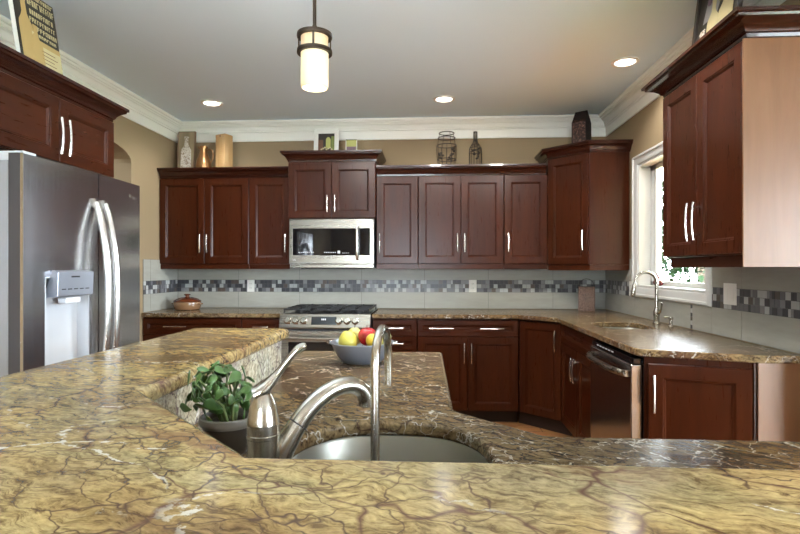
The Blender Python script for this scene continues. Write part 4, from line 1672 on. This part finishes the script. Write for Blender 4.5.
# gift carrier on the corner cabinet
ZD = 1.335 + 1.0225
t = thing('bottle_carrier', 'dark brown patterned gift carrier with a die-cut handle', 'carrier', (1.300, 4.735, ZD), math.radians(-38))
w, dd, hh = .066, .055, .316
mb = MB()
tp = .80
mb.rings([[(-w * k, -d_, z), (w * k, -d_, z), (w * k, d_, z), (-w * k, d_, z)] for k, d_, z in ((1, dd, 0), (.97, dd, .215), (tp, .004, hh))])
mb.build('carton', M['bag_side'], t, smooth=0)
mb = MB()
q1 = [(-w + .006, -dd, .002), (w - .006, -dd, .002), (w * .97 - .006, -dd, .213), (-w * .97 + .006, -dd, .213)]
q2 = [(-w * .97 + .006, -dd, .213), (w * .97 - .006, -dd, .213), (w * .86 - .006, -.024, .268), (-w * .86 + .006, -.024, .268)]
for q in (q1, q2):
    mb.rings([[(x, y - .0022, z) for x, y, z in q], [(x, y - .0004, z) for x, y, z in q]])
mb.build('printed_face', M['bag'], t, smooth=0)
mb = MB()
mb.prism_y([(-.032, .0), (.032, .0), (.028, .014), (-.028, .014)], -.001, .001)
mb.build('handle_slot', M['grey_print'], t, loc=(0, -.0165, .279), rot=(-.57, 0, 0))

# poster board on the fridge cabinet
ZF = 1.815 + .4075
t = thing('wine_poster', 'cream and black wine poster board leaning above the fridge cabinet', 'poster', (-1.815, 2.395, ZF), PI / 2)
RP = (-.16, 0, 0)
pw, ph = .272, .375
bo = MB().box(-pw / 2, pw / 2, 0, .020, 0, ph).build('board', M['frame_white'], t, rot=RP, bevel=.001)
mb = MB()
mb.box(-pw / 2 + .001, pw / 2 - .001, -.0012, -.0002, .001, ph - .001)                                  # black ground
mb.mi = 1
mb.box(-pw / 2 + .022, pw / 2 - .001, -.0020, -.0012, .001, .150)                                       # ochre label
mb.mi = 2
mb.box(-.005, pw / 2 - .004, -.0026, -.0020, .012, .125)
mb.mi = 1
mb.prism_y([(x - .075, z) for x, z in bottle_outline(.330, .085)], -.0024, -.0012)
mb.prism_y([(x - .020, z) for x, z in bottle_outline(.215, .070)], -.0034, -.0026)
mb.mi = 2
rp = random.Random(5)
for row, (z, hgt) in enumerate(((.345, .020), (.305, .030), (.262, .024), (.225, .022), (.190, .022), (.163, .015))):
    x = -.045 + rp.uniform(-.01, .02)
    while x < pw / 2 - .02:
        wl_ = rp.uniform(.007, .016)
        a = rp.uniform(.0015, .005)
        mb.box(x, x + .004, -.0030, -.0022, z, z + hgt)
        mb.box(x, x + wl_, -.0030, -.0022, z + hgt - .004, z + hgt)
        if rp.random() < .6:
            mb.box(x, x + wl_, -.0030, -.0022, z + hgt * .45, z + hgt * .45 + .004)
        if rp.random() < .6:
            mb.box(x + wl_ - .004, x + wl_, -.0030, -.0022, z, z + hgt)
        x += wl_ + .005
mb.mi = 3
for k in range(5):
    mb.box(.005, .105 - .012 * (k % 3), -.0034, -.0027, .030 + k * .018, .033 + k * .018)
mb.mi = 0
mb.lathe([(.016, 0), (.016, .001)], c=(.115, -.0030, .016), n=16, axis='y')
mb.build('print', [M['black_print'], M['gold_print'], M['cream'], M['brown_print']], t, rot=RP, smooth=0)

# framed picture on the right wall cabinet
ZR = 1.363 + .897 + .0850
t = thing('framed_picture', 'dark framed picture of pale bottles atop the right wall cabinet', 'picture', (1.345, 2.680, ZR), -PI / 2)
RP = (-.12, 0, 0)
fw, fh, b = .42, .40, .026
mb = MB()
mb.box(-fw / 2, fw / 2, 0, .024, 0, b).box(-fw / 2, fw / 2, 0, .024, fh - b, fh).box(-fw / 2, -fw / 2 + b, 0, .024, b, fh - b).box(fw / 2 - b, fw / 2, 0, .024, b, fh - b)
mb.build('frame', M['frame_dark'], t, rot=RP, bevel=.003)
mb = MB()
mb.box(-fw / 2 + b, fw / 2 - b, .012, .016, b, fh - b)
mb.mi = 1
mb.prism_y([(x - .03, z + b) for x, z in bottle_outline(.27, .10)], .009, .012)
mb.prism_y([(x + .085, z + b) for x, z in bottle_outline(.285, .13)], .010, .012)
mb.mi = 2
mb.box(-.145, -.10, .010, .012, b, .17)
mb.box(-.155, -.09, .009, .012, .10, .112)
mb.box(-.150, -.10, .009, .012, .15, .160)
mb.mi = 3
mb.box(.02, .17, .0085, .0098, .25, .30)
mb.mi = 4
mb.prism_y([(-.13, .20), (.0, .20), (.05, .318), (-.10, .318)], .0112, .012)
mb.mi = 5
mb.lathe([(.022, 0), (.022, .001)], c=(-.075, .0085, .295), n=14, axis='y')
mb.build('print', [M['black_print'], M['cream'], M['whitewash'], M['green_print'], M['grey_print'], M['purple_print']], t, rot=RP, smooth=0)

# ------------------------------------------------------------------ garden seen through the window
struct(MB().box(-14, 26, -16, 26, -.35, -.15).build('ground', M['lawn'], smooth=0))
struct(MB().box(XN + .2, 12, -8, 8, -.148, -.05).box(-6, XN, -12, YR - .2, -.148, -.05).build('bounce_paving', M['patio'], smooth=0))  # unseen pale paving added to bounce daylight up to the ceiling


def tree(label, x, y, r, h, n, seed):
    t = thing('garden_tree', label, 'tree', (x, y, -.15), 0, 'garden trees outside the window')
    MB().tube([(0, 0, 0), (.03, 0, h * .5), (0, .04, h * .8)], [.12, .09, .04], 10).build('trunk', M['bark'], t, smooth=60)
    rr = random.Random(seed)
    mb = MB()
    for k in range(n):
        v = Vector((rr.gauss(0, 1), rr.gauss(0, 1), rr.gauss(0, 1))).normalized()
        c = Vector((v.x * r, v.y * r, h * .55 + v.z * h * .48)) * (1 - .0 * rr.random())
        c = Vector((c.x * rr.uniform(.55, 1.05), c.y * rr.uniform(.55, 1.05), h * .55 + (c.z - h * .55) * rr.uniform(.6, 1.05)))
        if c.z < .05:
            c.z = .05 + rr.random() * .3
        d = Vector((rr.gauss(0, 1), rr.gauss(0, 1), rr.gauss(0, .6))).normalized()
        leaf(mb, c, d, Vector((0, 0, 1)), rr.uniform(.13, .21), rr.uniform(.08, .12), .008)
    mb.build('crown', M['foliage'], t, smooth=0)


tree('leafy garden tree seen through the window, nearer the faucet', 3.0, 12.4, 1.2, 3.8, 2600, 21)
tree('leafy garden tree seen through the window, nearer the switch plate', 4.85, 9.9, 1.15, 3.4, 2600, 22)
